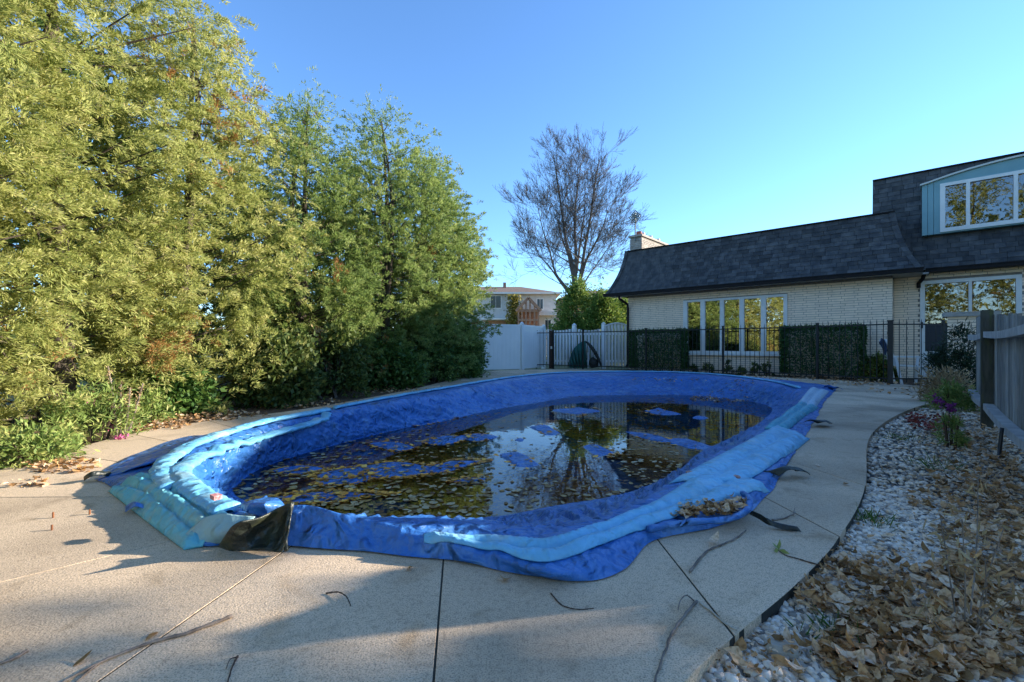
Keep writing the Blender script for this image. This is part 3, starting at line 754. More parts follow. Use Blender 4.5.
# -------- water tubes weighting the cover
def ribbon(name, outer, inner, mat, label, lobes=2, h=0.06, nl=None, ripple=0.012, cat='water tube', group='water tubes weighting the pool cover', taper=True, soft=False, nlong=None):
    nl = nlong or max(24, 14 * len(outer))
    A = np.array(catmull([P(*p) for p in outer], nl)); B = np.array(catmull([P(*p) for p in inner], nl))
    nc = 7 * lobes
    mb = MB(); top = []
    for i in range(nl):
        e = i / (nl - 1); ta = min(1, min(e, 1 - e) * nl / 5.0) if taper else 1
        ta = max(0.2, math.sin(ta * math.pi / 2)) * (min(1, .15 + e * 3.0) if soft else 1)
        for k in range(nc + 1):
            w = k / nc; p = A[i] * (1 - w) + B[i] * w
            lob = abs(math.sin(math.pi * w * lobes)) ** 0.6
            base = drop(p[0], p[1], 0.0)
            rp = noise.noise(Vector((p[0] * 4, p[1] * 4, 1))) + 1.2 * noise.noise(Vector((e * nl * .9, w * 1.5, p[0] * 2)))
            z = base + 0.007 + h * ta * max(lob, 0.06 if lobes > 1 else 0) + ripple * rp * lob * 0.6
            top.append((p[0], p[1], z, base))
    for q_ in top: mb.v.append(Vector(q_[:3]))
    kk = len(mb.v)
    for q_ in top: mb.v.append(Vector((q_[0], q_[1], q_[3] + 0.003)))
    c1 = nc + 1
    for i in range(nl - 1):
        for k in range(nc):
            a = i * c1 + k
            mb.f.append((a, a + 1, a + c1 + 1, a + c1)); mb.f.append((kk + a, kk + a + c1, kk + a + c1 + 1, kk + a + 1))
    for i in range(nl - 1):
        for k in (0, nc):
            a = i * c1 + k; q4 = (a, a + c1, kk + a + c1, kk + a); mb.f.append(q4 if k == 0 else q4[::-1])
    for i in (0, nl - 1):
        for k in range(nc):
            a = i * c1 + k; q4 = (a, a + 1, kk + a + 1, kk + a); mb.f.append(q4[::-1] if i == 0 else q4)
    return mb.build(name, mat, smooth=True, label=label, cat=cat, group=group)
ta = ribbon('water_tube', [(424,535.5,.085),(490,550,.06),(549,563,.055),(610,541,.055),(680,515,.055),(735,497,.055),(770,485,.05)],
       [(424,533,.085),(480,536,.065),(545,541,.06),(592,527,.06),(640,509,.06),(676,489,.06),(704,470,.06)], 'tube_pale',
       'long pale blue water tube along the near edge of the cover, bent at the front', 2, 0.024, nlong=170, soft=True, ripple=.008)
for gx, gy in ((736, 476), (690, 473)):
    c = P(gx, gy, 0.08); c.z = drop(c.x, c.y, .06) + .006; mb = MB()
    mb.tube([c, c + Vector((0, 0, .024)), c + Vector((0, 0, .028))], [0.026, 0.026, 0.018], 14)
    mb.build('grommet', 'grommet', ta)
ribbon('water_tube', [(742,482,.06),(772,462,.06),(810,433,.06)], [(668,480,.07),(720,453,.07),(776,424,.07)], 'tube_pale',
       'pale blue double water tube lying on the right edge, below the teal one', 2, 0.025, nlong=90, ripple=.008)
ribbon('water_tube', [(787,430,.06),(802,417,.06),(819,405,.06)], [(764,427,.07),(781,414,.07),(799,402,.07)], 'tube_teal',
       'short teal water tube on the right edge of the cover', 2, 0.045, nlong=40)
ribbon('water_tube', [(816,405,.06),(822,397,.06),(829,390,.06)], [(795,403,.08),(803,395,.08),(811,387.5,.08)], 'tube_white',
       'faded whitish water tube at the far right corner of the cover', 2, 0.045, nlong=30)
def round_tube(pts, r, label, flat=.42, n=120, close=True):
    C_ = catmull([P(*p) for p in pts], n); mb = MB(); m = 12
    for i, c_ in enumerate(C_):
        d_ = np.array(C_[min(i + 1, n - 1)]) - np.array(C_[max(i - 1, 0)]); d_[2] = 0; d_ /= np.linalg.norm(d_); sd2 = np.array([-d_[1], d_[0], 0])
        base = max(drop(c_[0], c_[1], 0.0), drop(*(c_ + sd2 * r * .5)[:2], 0.0), drop(*(c_ - sd2 * r * .5)[:2], 0.0))
        e = i / (n - 1); ta = min(1.0, min(e, 1 - e) * n / 3.0 + .35)
        for k in range(m):
            th = 2 * math.pi * k / m
            q_ = Vector((c_[0], c_[1], base + r * flat * ta)) + Vector(sd2) * math.cos(th) * r * ta + Vector((0, 0, 1)) * math.sin(th) * r * flat * ta
            wv = noise.noise(Vector((i * .9, k * .25, r * 90))) * .09 + noise.noise(q_ * 9) * .12
            mb.v.append(q_ + (Vector(sd2) * math.cos(th) + Vector((0, 0, math.sin(th)))) * r * wv)
    for i in range(n - 1):
        for k in range(m): mb.f.append((i * m + k, i * m + (k + 1) % m, (i + 1) * m + (k + 1) % m, (i + 1) * m + k))
    mb.f.append(tuple(range(m))); mb.f.append(tuple((n - 1) * m + k for k in reversed(range(m))))
    return mb.build('water_tube', 'tube_pale', smooth=True, label=label, cat='water tube', group='water tubes weighting the pool cover')
round_tube([(330,410.5,.1),(262,424,.1),(202,442,.1),(170,460,.1),(162,473,.1),(172,486,.1)], .062, 'outer of the two pale blue tubes curving round the left end of the cover')
tb = round_tube([(330,412.5,.1),(268,428,.1),(213,448,.1),(187,465,.1),(180,476,.1),(193,489,.1),(212,502,.1),(228,512,.1)], .066, 'inner pale blue tube at the left, red label on its end')
c = P(216, 503, 0.14); c.z = drop(c.x, c.y, .06) + .105
mb = MB(); mb.box(c, Vector((.8, -.6, 0)), Vector((.6, .8, 0)), (0, 0, 1), .05, .035, .02); mb.build('label_patch', 'label_red', tb)
round_tube([(334,409,.1),(373,401.5,.1),(432,391,.1),(482,382.5,.1),(520,376.8,.1),(571,372.8,.1),(650,372.2,.1),(708,374.4,.1),(764,380.2,.1),(800,388,.08)], .05, 'thin pale blue tube running round the far edge of the cover', n=240)
ribbon('air_mattress', [(108,482,.06),(126,495,.06),(150,513,.06),(184,537,.06)], [(140,471,.1),(176,478,.1),(205,496,.1),(238,520,.1)], 'mattress_teal',
       'puffy turquoise tube mat spread over the left corner of the cover', 3, 0.036, ripple=0.018, nlong=90, group=None, cat='water tube')
# pale flap and black fold at the near left corner
def patch(name, grid, mat, parent, thick=0.006, amp=0.012, sub=7):
    """grid rows of world points -> smooth crumpled double sheet"""
    rows = [catmull(r, sub * (len(r) - 1) + 1) for r in grid]
    cols = [catmull([r[k] for r in rows], sub * (len(rows) - 1) + 1) for k in range(len(rows[0]))]
    nu = len(cols); nv_ = len(cols[0]); mb = MB()
    for c_ in cols:
        for p in c_:
            q_ = Vector(p); q_ += Vector((noise.noise(q_ * 9), noise.noise(q_ * 9 + Vector((5, 0, 0))), noise.noise(q_ * 8 + Vector((0, 7, 0))))) * amp
            q_.z = max(q_.z, 0.004); mb.v.append(q_)
    for u in range(nu - 1):
        for w in range(nv_ - 1): mb.f.append((u * nv_ + w, u * nv_ + w + 1, (u + 1) * nv_ + w + 1, (u + 1) * nv_ + w))
    o = mb.build(name, mat, parent, smooth=True)
    md = o.modifiers.new('thickness', 'SOLIDIFY'); md.thickness = thick
    return o
patch('corner_flap', [[P(177,543,.008), P(190,530,.06), P(206,517,.12)], [P(203,545,.008), P(215,531,.075), P(226,514,.14)], [P(232,544,.01), P(242,531,.085), P(254,516,.135)]], 'flap_grey', cover)
patch('black_fold', [[P(226,546,.006), P(236,533,.09), P(250,521,.15)], [P(246,549,.006), P(258,532,.075), P(270,514,.16)], [P(270,549,.006), P(278,531,.05), P(284,508,.165)], [P(291,550,.006), P(294,528,.095), P(297,503,.185)]], 'tarp_black', cover, amp=0.02).location += Vector((-.012, -.045, .012))
mb = MB()
hem = catmull([P(292,549,.01), P(291,535,.06), P(294,518,.13), P(298,502,.185)], 14)
mb.tube([Vector(p) + Vector((-.005, -.04, .01)) for p in hem], 0.009, 6); mb.build('hem', 'tarp_black', cover, smooth=True)
patch('left_tail', [[P(92,478,.008), P(112,470,.03), P(140,464,.06)], [P(120,474,.03), P(138,466,.09), P(165,458,.10)], [P(150,463,.05), P(165,454,.10), P(200,446,.10)]], 'tarp_blue', cover, amp=0.02)
patch('inner_fold', [[P(236,508,.12), P(250,500,.16), P(265,497,.10)], [P(250,514,.12), P(262,503,.18), P(280,502,.13)], [P(262,519,.10), P(280,510,.13), P(298,506,.14)]], 'tarp_blue', cover, amp=0.03)
# pocket loop at the near right
pk = catmull([P(648,529,.06), P(690,522,.055), P(728,519,.06), P(747,510,.07), P(749,498,.075), P(742,493,.07)], 40)
mb = MB(); mb.tube(pk, [0.016 + 0.006 * noise.noise(Vector((i * .4, 0, 0))) for i in range(40)], 7); mb.build('pocket_rim', 'tarp_blue', cover, smooth=True)
def scrap(name, pts, mat, label, w=0.05, cat='tarp scrap', amp=0.02):
    g = []
    for p in pts:
        p = Vector(p); d = Vector((0.5, -0.5, 0)).normalized() * w / 2
        g.append([p - d, p + Vector((0, 0, 0.02)), p + d])
    o = patch(name, g, mat, None, 0.004, amp, 5); return tag(o, label, cat)
scrap('torn_strap', [P(752,514,.04), P(762,521,.03), P(775,527,.012), P(797,529,.01)], 'tarp_black', 'black strap hanging off the near right corner onto the concrete', 0.035, amp=0.012)
scrap('torn_flap', [P(772,474,.03), P(782,470,.06), P(794,470,.05), P(801,473,.02)], 'tarp_black', 'crumpled dark scrap sticking out at the right edge of the cover', 0.10, amp=0.03)
scrap('torn_flap', [P(811,424,.03), P(818,422,.06), P(827,424,.02)], 'tarp_black', 'small black scrap at the right edge near the teal tube', 0.12, amp=0.03)
scrap('torn_flap', [P(826,389,.03), P(831,387,.08), P(836,389,.03)], 'tarp_blue', 'dark blue scrap at the far right corner of the cover', 0.2, amp=0.04)
scrap('torn_flap', [P(126,510,.012), P(134,505,.05), P(143,508,.03)], 'tarp_blue', 'small blue scrap poking out below the turquoise mat', 0.05, amp=0.012)
scrap('torn_flap', [P(86,480,.012), P(96,476,.04), P(110,475,.02)], 'tarp_black', 'black scrap at the left tip of the cover', 0.06, amp=0.02)

# ================================================================== HOUSE
house = empty('brick_house', W(0, 0, 0), 'long pale brick house with dark mansard roof and arched teal dormer', 'house')
EZ, TZ = 2.74, 4.47
def wallpart(name, t0, t1, o, z0, z1, hole, thick=0.2, mat='mortar'):
    mb = MB(); ht0, ht1, hz0, hz1 = hole
    mb.hb(t0, ht0, o, o + thick, z0, z1); mb.hb(ht1, t1, o, o + thick, z0, z1)
    mb.hb(ht0, ht1, o, o + thick, z0, hz0); mb.hb(ht0, ht1, o, o + thick, hz1, z1)
    return mb.build(name, mat, house)
wt0, wt1 = tpx(683.5), tpx(787.5)
wz0, wz1 = 0.62, zpx(735, 297.2)
front = wallpart('front_wall', -3.83, 3.9, 0.012, -0.05, EZ + 0.02, (wt0, wt1, wz0, wz1))
O2 = 0.7
dt0, dt1 = tpx(920, O2), tpx(1022, O2)
dz1 = zpx(925, 281, O2)
side = wallpart('wing_wall', 3.88, 21.0, O2 + 0.012, -0.05, 2.9, (dt0, dt1, 0.06, dz1))
mb = MB(); mb.hb(3.70, 3.888, 0.214, O2 + 0.01, -0.05, EZ + 0.02); ret = mb.build('return_wall', 'mortar', house)
mb = MB(); mb.hb(-3.82, -3.62, 0.214, 7, -0.05, EZ + 0.02); mb.build('end_wall', 'brick', house)
# rooms behind the panes
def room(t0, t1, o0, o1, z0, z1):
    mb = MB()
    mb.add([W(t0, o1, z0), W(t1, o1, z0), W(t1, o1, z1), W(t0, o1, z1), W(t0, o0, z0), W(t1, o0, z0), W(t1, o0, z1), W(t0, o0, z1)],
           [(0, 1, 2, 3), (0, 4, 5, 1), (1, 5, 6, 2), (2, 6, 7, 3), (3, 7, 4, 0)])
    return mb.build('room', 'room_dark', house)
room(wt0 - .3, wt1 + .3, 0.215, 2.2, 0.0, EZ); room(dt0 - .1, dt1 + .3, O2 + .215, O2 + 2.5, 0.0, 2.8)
# bricks
BL, BH, G = 0.295, 0.058, 0.010
bricks = []     # (t centre, o, z, length, axis)
def brick_rows(t0, t1, o, z0, z1, hole, axis='t'):
    k = 0; z = z0
    while z + BH < z1:
        off = (0.0, 0.085, 0.0, 0.085)[k % 4] + (0.02 if k % 3 else 0)
        x = t0 - off
        while x < t1:
            segs = [(max(x, t0), min(x + BL, t1))]
            if hole and z + BH > hole[2] - 0.005 and z < hole[3] + 0.005:
                ns = []
                for a, b in segs:
                    if b <= hole[0] - .002 or a >= hole[1] + .002: ns.append((a, b))
                    else:
                        if a < hole[0] - .03: ns.append((a, hole[0] - .004))
                        if b > hole[1] + .03: ns.append((hole[1] + .004, b))
                segs = ns
            for a, b in segs:
                if b - a > 0.03: bricks.append((a, b, o, z, axis))
            x += BL + G
        z += BH + G; k += 1
brick_rows(-3.83, 3.9, 0.0, -0.03, EZ, (wt0, wt1, wz0, wz1))
main_b = bricks; bricks = []
brick_rows(3.91, 6.6, O2, -0.03, 2.82, (dt0, dt1, 0.06, dz1)); wing_b = bricks; bricks = []
brick_rows(0.02, O2 - .01, 3.9, -0.03, EZ, None, 'o'); ret_b = bricks; bricks = []
def brick_mesh(mb, b):
    a, c, o, z, ax = b
    j = random.uniform(-.003, .002)
    if ax == 't': mb.hb(a, c, o + j, o + 0.02, z, z + BH)
    else: mb.hb(o - .02, o + j, a, c, z, z + BH)
def emit(blist, parent, score, nmax):
    s = sorted(blist, key=score); big, rest = s[:nmax], s[nmax:]
    for b in big:
        mb = MB(); brick_mesh(mb, b); mb.build('brick', 'brick', parent)
    if rest:
        mb = MB()
        for b in rest: brick_mesh(mb, b)
        mb.build('brickwork', 'brick', parent, kind='stuff')
emit(main_b, front, lambda b: -b[0] + (5 if b[3] < 0.45 else 0), 300)
emit(wing_b, side, lambda b: b[0], 140)
emit(ret_b, ret, lambda b: 0, 120)
# front window with five tall panes
win = empty('window', W((wt0 + wt1) / 2, 0, wz0), parent=house)
pane_px = [(687.4, 700.6), (705, 720), (724, 739.6), (744, 761), (766, 783.6)]
edges = [wt0] + [e for a, b in pane_px for e in (tpx(a), tpx(b))] + [wt1]
mb = MB()
for k in range(0, 12, 2): mb.hb(edges[k], edges[k + 1], -0.03, 0.09, wz0 + .085, wz1 - .075)
mb.hb(wt0, wt1, -0.032, 0.09, wz1 - .075, wz1 - .001); mb.hb(wt0, wt1, -0.03, 0.09, wz0 + .001, wz0 + .084)
mb.build('window_frame', 'white_paint', win)
mb = MB(); mb.hb(wt0 - .05, wt1 + .05, -0.09, 0.0, wz0 - .06, wz0 - .001); mb.build('window_sill', 'white_paint', win)
for k in range(5):
    mb = MB(); mb.hb(edges[1 + 2 * k] + .002, edges[2 + 2 * k] - .002, 0.03, 0.036, wz0 + .086, wz1 - .076); mb.build('pane', 'glass', win)
mb = MB()
for k in range(40):
    t = wt0 + .02 + .012 * k
    mb.add([W(t, .3 + .03 * (k % 2), wz0 - .3), W(t + .012, .3 + .03 * ((k + 1) % 2), wz0 - .3), W(t + .012, .3 + .03 * ((k + 1) % 2), wz1), W(t, .3 + .03 * (k % 2), wz1)], [(0, 1, 2, 3)])
mb.build('curtain', 'curtain', win)
# patio window on the right wing
dw = empty('patio_window', W((dt0 + dt1) / 2, O2, 0.06), parent=house)
dm0, dm1 = tpx(968.5, O2), tpx(972, O2)
mb = MB()
mb.hb(dt0, dt0 + .10, O2 - .03, O2 + .09, .73, dz1 - .09); mb.hb(dt1 - .10, dt1, O2 - .03, O2 + .09, .73, dz1 - .09); mb.hb(dm0, dm1, O2 - .028, O2 + .09, .73, dz1 - .09)
mb.hb(dt0, dt1, O2 - .032, O2 + .09, dz1 - .09, dz1 - .001); mb.hb(dt0, dt1, O2 - .032, O2 + .09, .66, .729)
mb.build('window_frame', 'white_paint', dw)
for a, b in ((dt0 + .102, dm0 - .002), (dm1 + .002, dt1 - .102)):
    mb = MB(); mb.hb(a, b, O2 + .03, O2 + .036, .731, dz1 - .092); mb.build('pane', 'glass_dark', dw)
mb = MB(); mb.hb(dt0, dt1, O2 - .012, O2 + .06, .061, .658); mb.build('lower_panel', 'white_paint', dw)
mb = MB(); mb.hb(dt0 + .1, dm0, O2 - .02, O2 - .012, .735, 1.45); mb.build('insect_screen', 'screen', dw)
mb = MB(); mb.hb(dt0 + .02, dt0 + .06, O2 - .07, O2 - .033, 1.35, 1.52); mb.build('handle', 'iron', dw)
# mansard roofs
def prof(f, run, rise, flare=0.16):
    """f 0..1 up the slope -> (setback, height) with a bell-cast foot"""
    base = run * (1 - (1 - f) ** 2.2) * 0.62 + run * 0.38 * f
    return base, rise * f
def mansard(name, t0, t1, o_e, z_e, run, rise, hip_l, hip_r, rows, tab, score_max, parent, cuts=None):
    """shingle courses stepped up the bell-cast slope"""
    root = empty(name, W((t0 + t1) / 2, o_e, z_e), parent=parent)
    N = rows
    # felt under the shingles
    mb = MB(); q_ = []
    for k in range(N + 1):
        s_, h_ = prof(k / N, run, rise)
        a = t0 + (s_ if hip_l else 0); b = t1 - (s_ if hip_r else 0)
        q_.append((W(a, o_e + s_ + .03, z_e + h_), W(b, o_e + s_ + .03, z_e + h_)))
    for k in range(N): mb.add([q_[k][0], q_[k][1], q_[k + 1][1], q_[k + 1][0]], [(0, 1, 2, 3)])
    for side_, hip in ((0, hip_l), (1, hip_r)):
        for k in range(N):
            p1, p2 = q_[k][side_], q_[k + 1][side_]
            f = [(0, 1, 2, 3)] if side_ == 1 else [(3, 2, 1, 0)]
            mb.add([p1, p1 + VH * 6, p2 + VH * 6, p2], f)
    mb.add([q_[N][0], q_[N][1], q_[N][1] + VH * 7 , q_[N][0] + VH * 7], [(0, 1, 2, 3)])
    mb.build('roof_deck', 'felt', root)
    tabs = []
    for k in range(N):
        s0, h0 = prof(k / N, run, rise); s1, h1 = prof((k + 1) / N, run, rise)
        a = t0 + (s0 if hip_l else 0); b = t1 - (s0 if hip_r else 0)
        a1 = t0 + (s1 if hip_l else 0); b1 = t1 - (s1 if hip_r else 0)
        x = a - random.uniform(0, tab)
        while x < b:
            w = tab * random.uniform(0.75, 1.3)
            xa, xb = max(x, a), min(x + w, b)
            if xb - xa > 0.04:
                ya, yb = max(xa, a1), min(xb, b1)
                if yb > ya:
                    p = [(xa + .004, s0, h0), (xb - .004, s0, h0), (max(yb, ya + .01) - .004, s1, h1), (ya + .004, s1, h1)]
                    tabs.append(p)
            x += w
    def tabmesh(mb, p):
        out = random.uniform(.012, .022)
        lo = [W(t, o_e + s_ + .026, z_e + h_) for t, s_, h_ in p]
        hi = []
        for q, (t, s_, h_) in enumerate(p):
            e = out if q < 2 else .004
            hi.append(W(t, o_e + s_ + .026 - e, z_e + h_ - (.004 if q < 2 else 0)))
        mb.hexa([lo[0], lo[1], lo[2], lo[3], hi[0], hi[1], hi[2], hi[3]])
        
    tabs.sort(key=lambda p: -p[0][0] if score_max > 0 else p[0][0])
    nm = abs(score_max)
    for p in tabs[:nm]:
        mb = MB(); tabmesh(mb, p); mb.build('shingle', 'shingle', root)
    mb = MB()
    for p in tabs[nm:]: tabmesh(mb, p)
    if mb.v: 
        o = mb.build('shingles', 'shingle', root, kind='stuff')
    # hip caps
    for side_, hip in ((0, hip_l), (1, hip_r)):
        if not hip: continue
        for k in range(N):
            s0, h0 = prof(k / N, run, rise); s1, h1 = prof((k + 1) / N, run, rise)
            t_a = (t0 + s0) if side_ == 0 else (t1 - s0); t_b = (t0 + s1) if side_ == 0 else (t1 - s1)
            sg = 1 if side_ == 0 else -1
            mb = MB(); wd = .13
            A0, A1 = W(t_a, o_e + s0, z_e + h0), W(t_b, o_e + s1, z_e + h1 + .01)
            mb.add([A0 - VH * .012, A0 + UH * sg * wd - VH * .018, A1 + UH * sg * wd - VH * .006, A1 - VH * .004, A0 + VH * wd - UH * sg * .012, A1 + VH * wd], [(0, 1, 2, 3) if sg > 0 else (3, 2, 1, 0), (0, 3, 5, 4) if sg > 0 else (4, 5, 3, 0)])
            o = mb.build('hip_shingle', 'shingle', root)
    # ridge cap
    s_, h_ = prof(1, run, rise)
    mb = MB(); mb.hb(t0 + (s_ if hip_l else 0), t1 - (s_ if hip_r else 0), o_e + s_ - .03, o_e + s_ + .14, z_e + h_ + .003, z_e + h_ + .035); mb.build('top_flashing', 'gutter', root)
    return root
mansard('left_roof', -4.57, 4.5, -0.45, EZ + .10, 0.55, TZ - EZ - .10, True, True, 13, 0.27, 300, house)
O3 = 0.45
mansard('wing_roof', 3.42, 21.0, O3, 2.92, 0.60, 5.67 - 2.92, False, False, 21, 0.27, -300, house)
def gutter(t0, t1, o, z, parent):
    mb = MB(); mb.hb(t0, t1, o - .10, o + .0, z, z + .11); g = mb.build('gutter', 'gutter', parent)
    mb = MB(); mb.hb(t0, t1, o - .112, o - .101, z + .085, z + .115); mb.build('gutter_lip', 'gutter', g)
    return g
gutter(-4.6, 4.52, -0.43, EZ, house); gutter(4.56, 21.0, O3 + .02, 2.81, house)
mb = MB(); mb.hb(-4.55, 4.5, -0.42, 0.22, EZ + .021, EZ + .06); mb.hb(3.6, 4.62, 0.221, O3 + .27, EZ + .022, EZ + .06); mb.build('soffit', 'soffit', house)
mb = MB(); mb.hb(4.3, 21, O3 + .03, O2 + .2, 2.901, 2.93); mb.build('soffit', 'soffit', house)
mb = MB(); mb.tube([W(-3.95, -.48, EZ + .02), W(-3.95, -.46, EZ - .10), W(-3.80, -.10, EZ - .30), W(-3.80, -.07, EZ - .45), W(-3.80, -.07, .2), W(-3.80, -.2, .06)], .045, 8)
mb.build('downspout', 'gutter', house)
mb = MB(); mb.tube([W(4.54, .40, 2.80), W(4.50, .46, 2.66), W(4.42, .60, 2.56), W(4.42, .64, 2.45)], .045, 8); mb.build('downspout', 'gutter', house)
# dormer
OD = 0.58
dorm = empty('dormer', W(6.4, OD, 3.83), parent=house)
ta0 = tpx(922, OD); tA = 6.6; ta1 = 2 * tA - ta0
def archz(t): 
    u = (t - tA) / (tA - ta0); return 5.16 + 0.30 * (1 - u * u)
wt_0, wt_1 = tpx(940, OD), 2 * tA - tpx(940, OD)
mb = MB()
def dcol(t_a, t_b, z0, z1f, o0=OD, o1=OD + 1.6):
    za, zb = z1f(t_a), z1f(t_b)
    mb.hexa([W(t_a, o0, z0), W(t_b, o0, z0), W(t_b, o1, z0), W(t_a, o1, z0), W(t_a, o0, za), W(t_b, o0, zb), W(t_b, o1, zb), W(t_a, o1, za)])
ts = np.linspace(ta0, wt_0, 4)
for a, b in zip(ts, ts[1:]): dcol(a, b - (.008 if b < wt_0 - .01 else 0), 3.83, archz)
ts = np.linspace(wt_1, ta1, 4)
for a, b in zip(ts, ts[1:]): dcol(a, b - .008, 3.83, archz)
ts = np.linspace(wt_0, wt_1, 15)
for a, b in zip(ts, ts[1:]): dcol(a, b, 5.13, archz)
dcol(wt_0, wt_1, 3.83, lambda t: 3.86)
mb.build('dormer_face', 'teal_siding', dorm)
mb = MB(); ts = np.linspace(ta0 - .04, ta1 + .04, 25)
for a, b in zip(ts, ts[1:]):
    za, zb = archz(max(ta0, min(ta1, a))), archz(max(ta0, min(ta1, b)))
    mb.hexa([W(a, OD - .06, za + .003), W(b, OD - .06, zb + .003), W(b, OD + 1.6, zb + .003), W(a, OD + 1.6, za + .003), W(a, OD - .06, za + .045), W(b, OD - .06, zb + .045), W(b, OD + 1.6, zb + .045), W(a, OD + 1.6, za + .045)])
mb.build('arched_trim', 'trim_pale', dorm)
dwn = MB(); o = OD
for a, b in ((wt_0, wt_0 + .10), (tpx(966, o), tpx(970, o)), (tpx(1013.5, o), tpx(1018, o)), (wt_1 - .10, wt_1)): dwn.hb(a, b, o - .03, o + .08, 3.96, 5.05)
dwn.hb(wt_0, wt_1, o - .032, o + .08, 5.05, 5.13); dwn.hb(wt_0, wt_1, o - .034, o + .08, 3.861, 3.96)
dwn.build('window_frame', 'white_paint', dorm)
for a, b in ((wt_0 + .1, tpx(966, o)), (tpx(970, o), tpx(1013.5, o)), (tpx(1018, o), wt_1 - .1)):
    mb = MB(); mb.hb(a + .002, b - .002, o + .03, o + .036, 3.962, 5.048); mb.build('pane', 'glass_dark', dorm)
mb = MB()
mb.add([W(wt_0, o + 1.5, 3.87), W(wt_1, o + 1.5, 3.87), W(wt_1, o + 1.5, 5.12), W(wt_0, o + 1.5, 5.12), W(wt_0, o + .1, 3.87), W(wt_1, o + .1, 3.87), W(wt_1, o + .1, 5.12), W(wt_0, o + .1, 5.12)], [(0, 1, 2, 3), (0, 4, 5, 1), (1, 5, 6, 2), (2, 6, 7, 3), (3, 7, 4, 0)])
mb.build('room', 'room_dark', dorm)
lc = W(tpx(969, o + .8), o + .8, 5.04)
mb = MB(); mb.tube([lc + Vector((0, 0, .06)), lc + Vector((0, 0, -.02)), lc + Vector((0, 0, -.05))], [.16, .15, .06], 16); mb.build('ceiling_lamp', 'lamp_glow', label='small warm ceiling lamp lit inside the dormer window', cat='lamp')
mb = MB(); mb.hb(-3.8, 21.0, 6.4, 6.6, -.05, 4.4); mb.hb(3.5, 21.0, 6.4, 6.6, 4.41, 5.5); mb.build('back_wall', 'brick', house)
# chimney at the left end
ch = empty('chimney', W(-4.1, 1.2, 0), parent=house)
mb = MB(); mb.hb(-4.36, -3.87, 1.21, 3.68, -.05, 5.27); cbody = mb.build('chimney_core', 'mortar', ch)
z = 3.4; k = 0
while z < 5.2:
    x = 1.2 - (.1 if k % 2 else 0)
    while x < 3.69:
        a, b = max(x, 1.2), min(x + .22, 3.69)
        if b - a > .04:
            mb = MB(); mb.hb(-3.88, -3.855, a, b - .01, z, z + .062); mb.build('brick', 'chimney_brick', cbody)
        x += .23
    for a, b in (((-4.37, -4.13), (-4.12, -3.885)) if k % 2 else ((-4.37, -4.26), (-4.25, -4.0), (-3.99, -3.885))):
        mb = MB(); mb.hb(a, b, 1.185, 1.215, z, z + .062); mb.build('brick', 'chimney_brick', cbody)
    z += .072; k += 1
mb = MB(); mb.hb(-4.42, -3.81, 1.14, 3.75, 5.27, 5.35); mb.build('chimney_cap', 'chimney_brick', ch)
for k, (oo, m_) in enumerate(((1.45, 'clay_pot'), (1.75, 'pale_pot'), (2.45, 'pale_pot'), (3.2, 'pale_pot'))):
    mb = MB(); c = W(-4.1, oo, 5.35); mb.tube([c, c + Vector((0, 0, .05)), c + Vector((0, 0, .18))], [.14, .12, .11], 10); mb.build('chimney_pot', m_, ch)
# weathervane-like diamond ornament on the chimney
c = W(-4.12, 1.16, 5.36); vane = empty('chimney_ornament', c, 'grey diamond shaped metal ornament on a pole above the chimney', 'ornament')
mb = MB(); mb.tube([c + Vector((0, 0, -.25)), c + Vector((0, 0, .62))], .025, 8); mb.build('pole', 'vane', vane)
for rr in (.26, .17, .08):
    mb = MB(); cc = c + Vector((0, 0, .72)); pts = [cc + Vector((0, 0, rr)), cc + UH * rr, cc - Vector((0, 0, rr)), cc - UH * rr, cc + Vector((0, 0, rr))]
    for a, b in zip(pts, pts[1:]): mb.tube([a, b], .022, 6)
    mb.build('diamond_frame', 'vane', vane)
mb = MB(); cc = c + Vector((0, 0, .72))
for th in range(8):
    d = (UH * math.cos(th * math.pi / 4) + Vector((0, 0, 1)) * math.sin(th * math.pi / 4)); mb.box(cc + d * .1, d, VH, d.cross(VH), .18, .012, .05)
mb.build('blades', 'vane', vane)

# brick pier beside the gate
pc = Q(970, 9.4); pr = empty('brick_pier', pc, 'white brick pier with stone cap behind the wooden fence', 'pier')
mb = MB(); mb.box(pc + Vector((0, 0, .73)), UH, VH, (0, 0, 1), .66, .5, 1.52); pb = mb.build('pier_core', 'mortar', pr)
z = 0.0; k = 0
while z < 1.46:
    for a, b in (((-.34, .34),) if False else (((-.345, -.05), (-.04, .25), (.26, .345)) if k % 2 else ((-.345, -.2), (-.19, .1), (.11, .345)))):
        mb = MB(); mb.box(pc + UH * (a + b) / 2 - VH * .25 + Vector((0, 0, z + .03)), UH, VH, (0, 0, 1), b - a, .03, .058); mb.build('brick', 'brick', pb)
    z += .068; k += 1
mb = MB(); mb.box(pc + Vector((0, 0, 1.53)), UH, VH, (0, 0, 1), .82, .66, .09); mb.build('cap', 'stone_cap', pr)

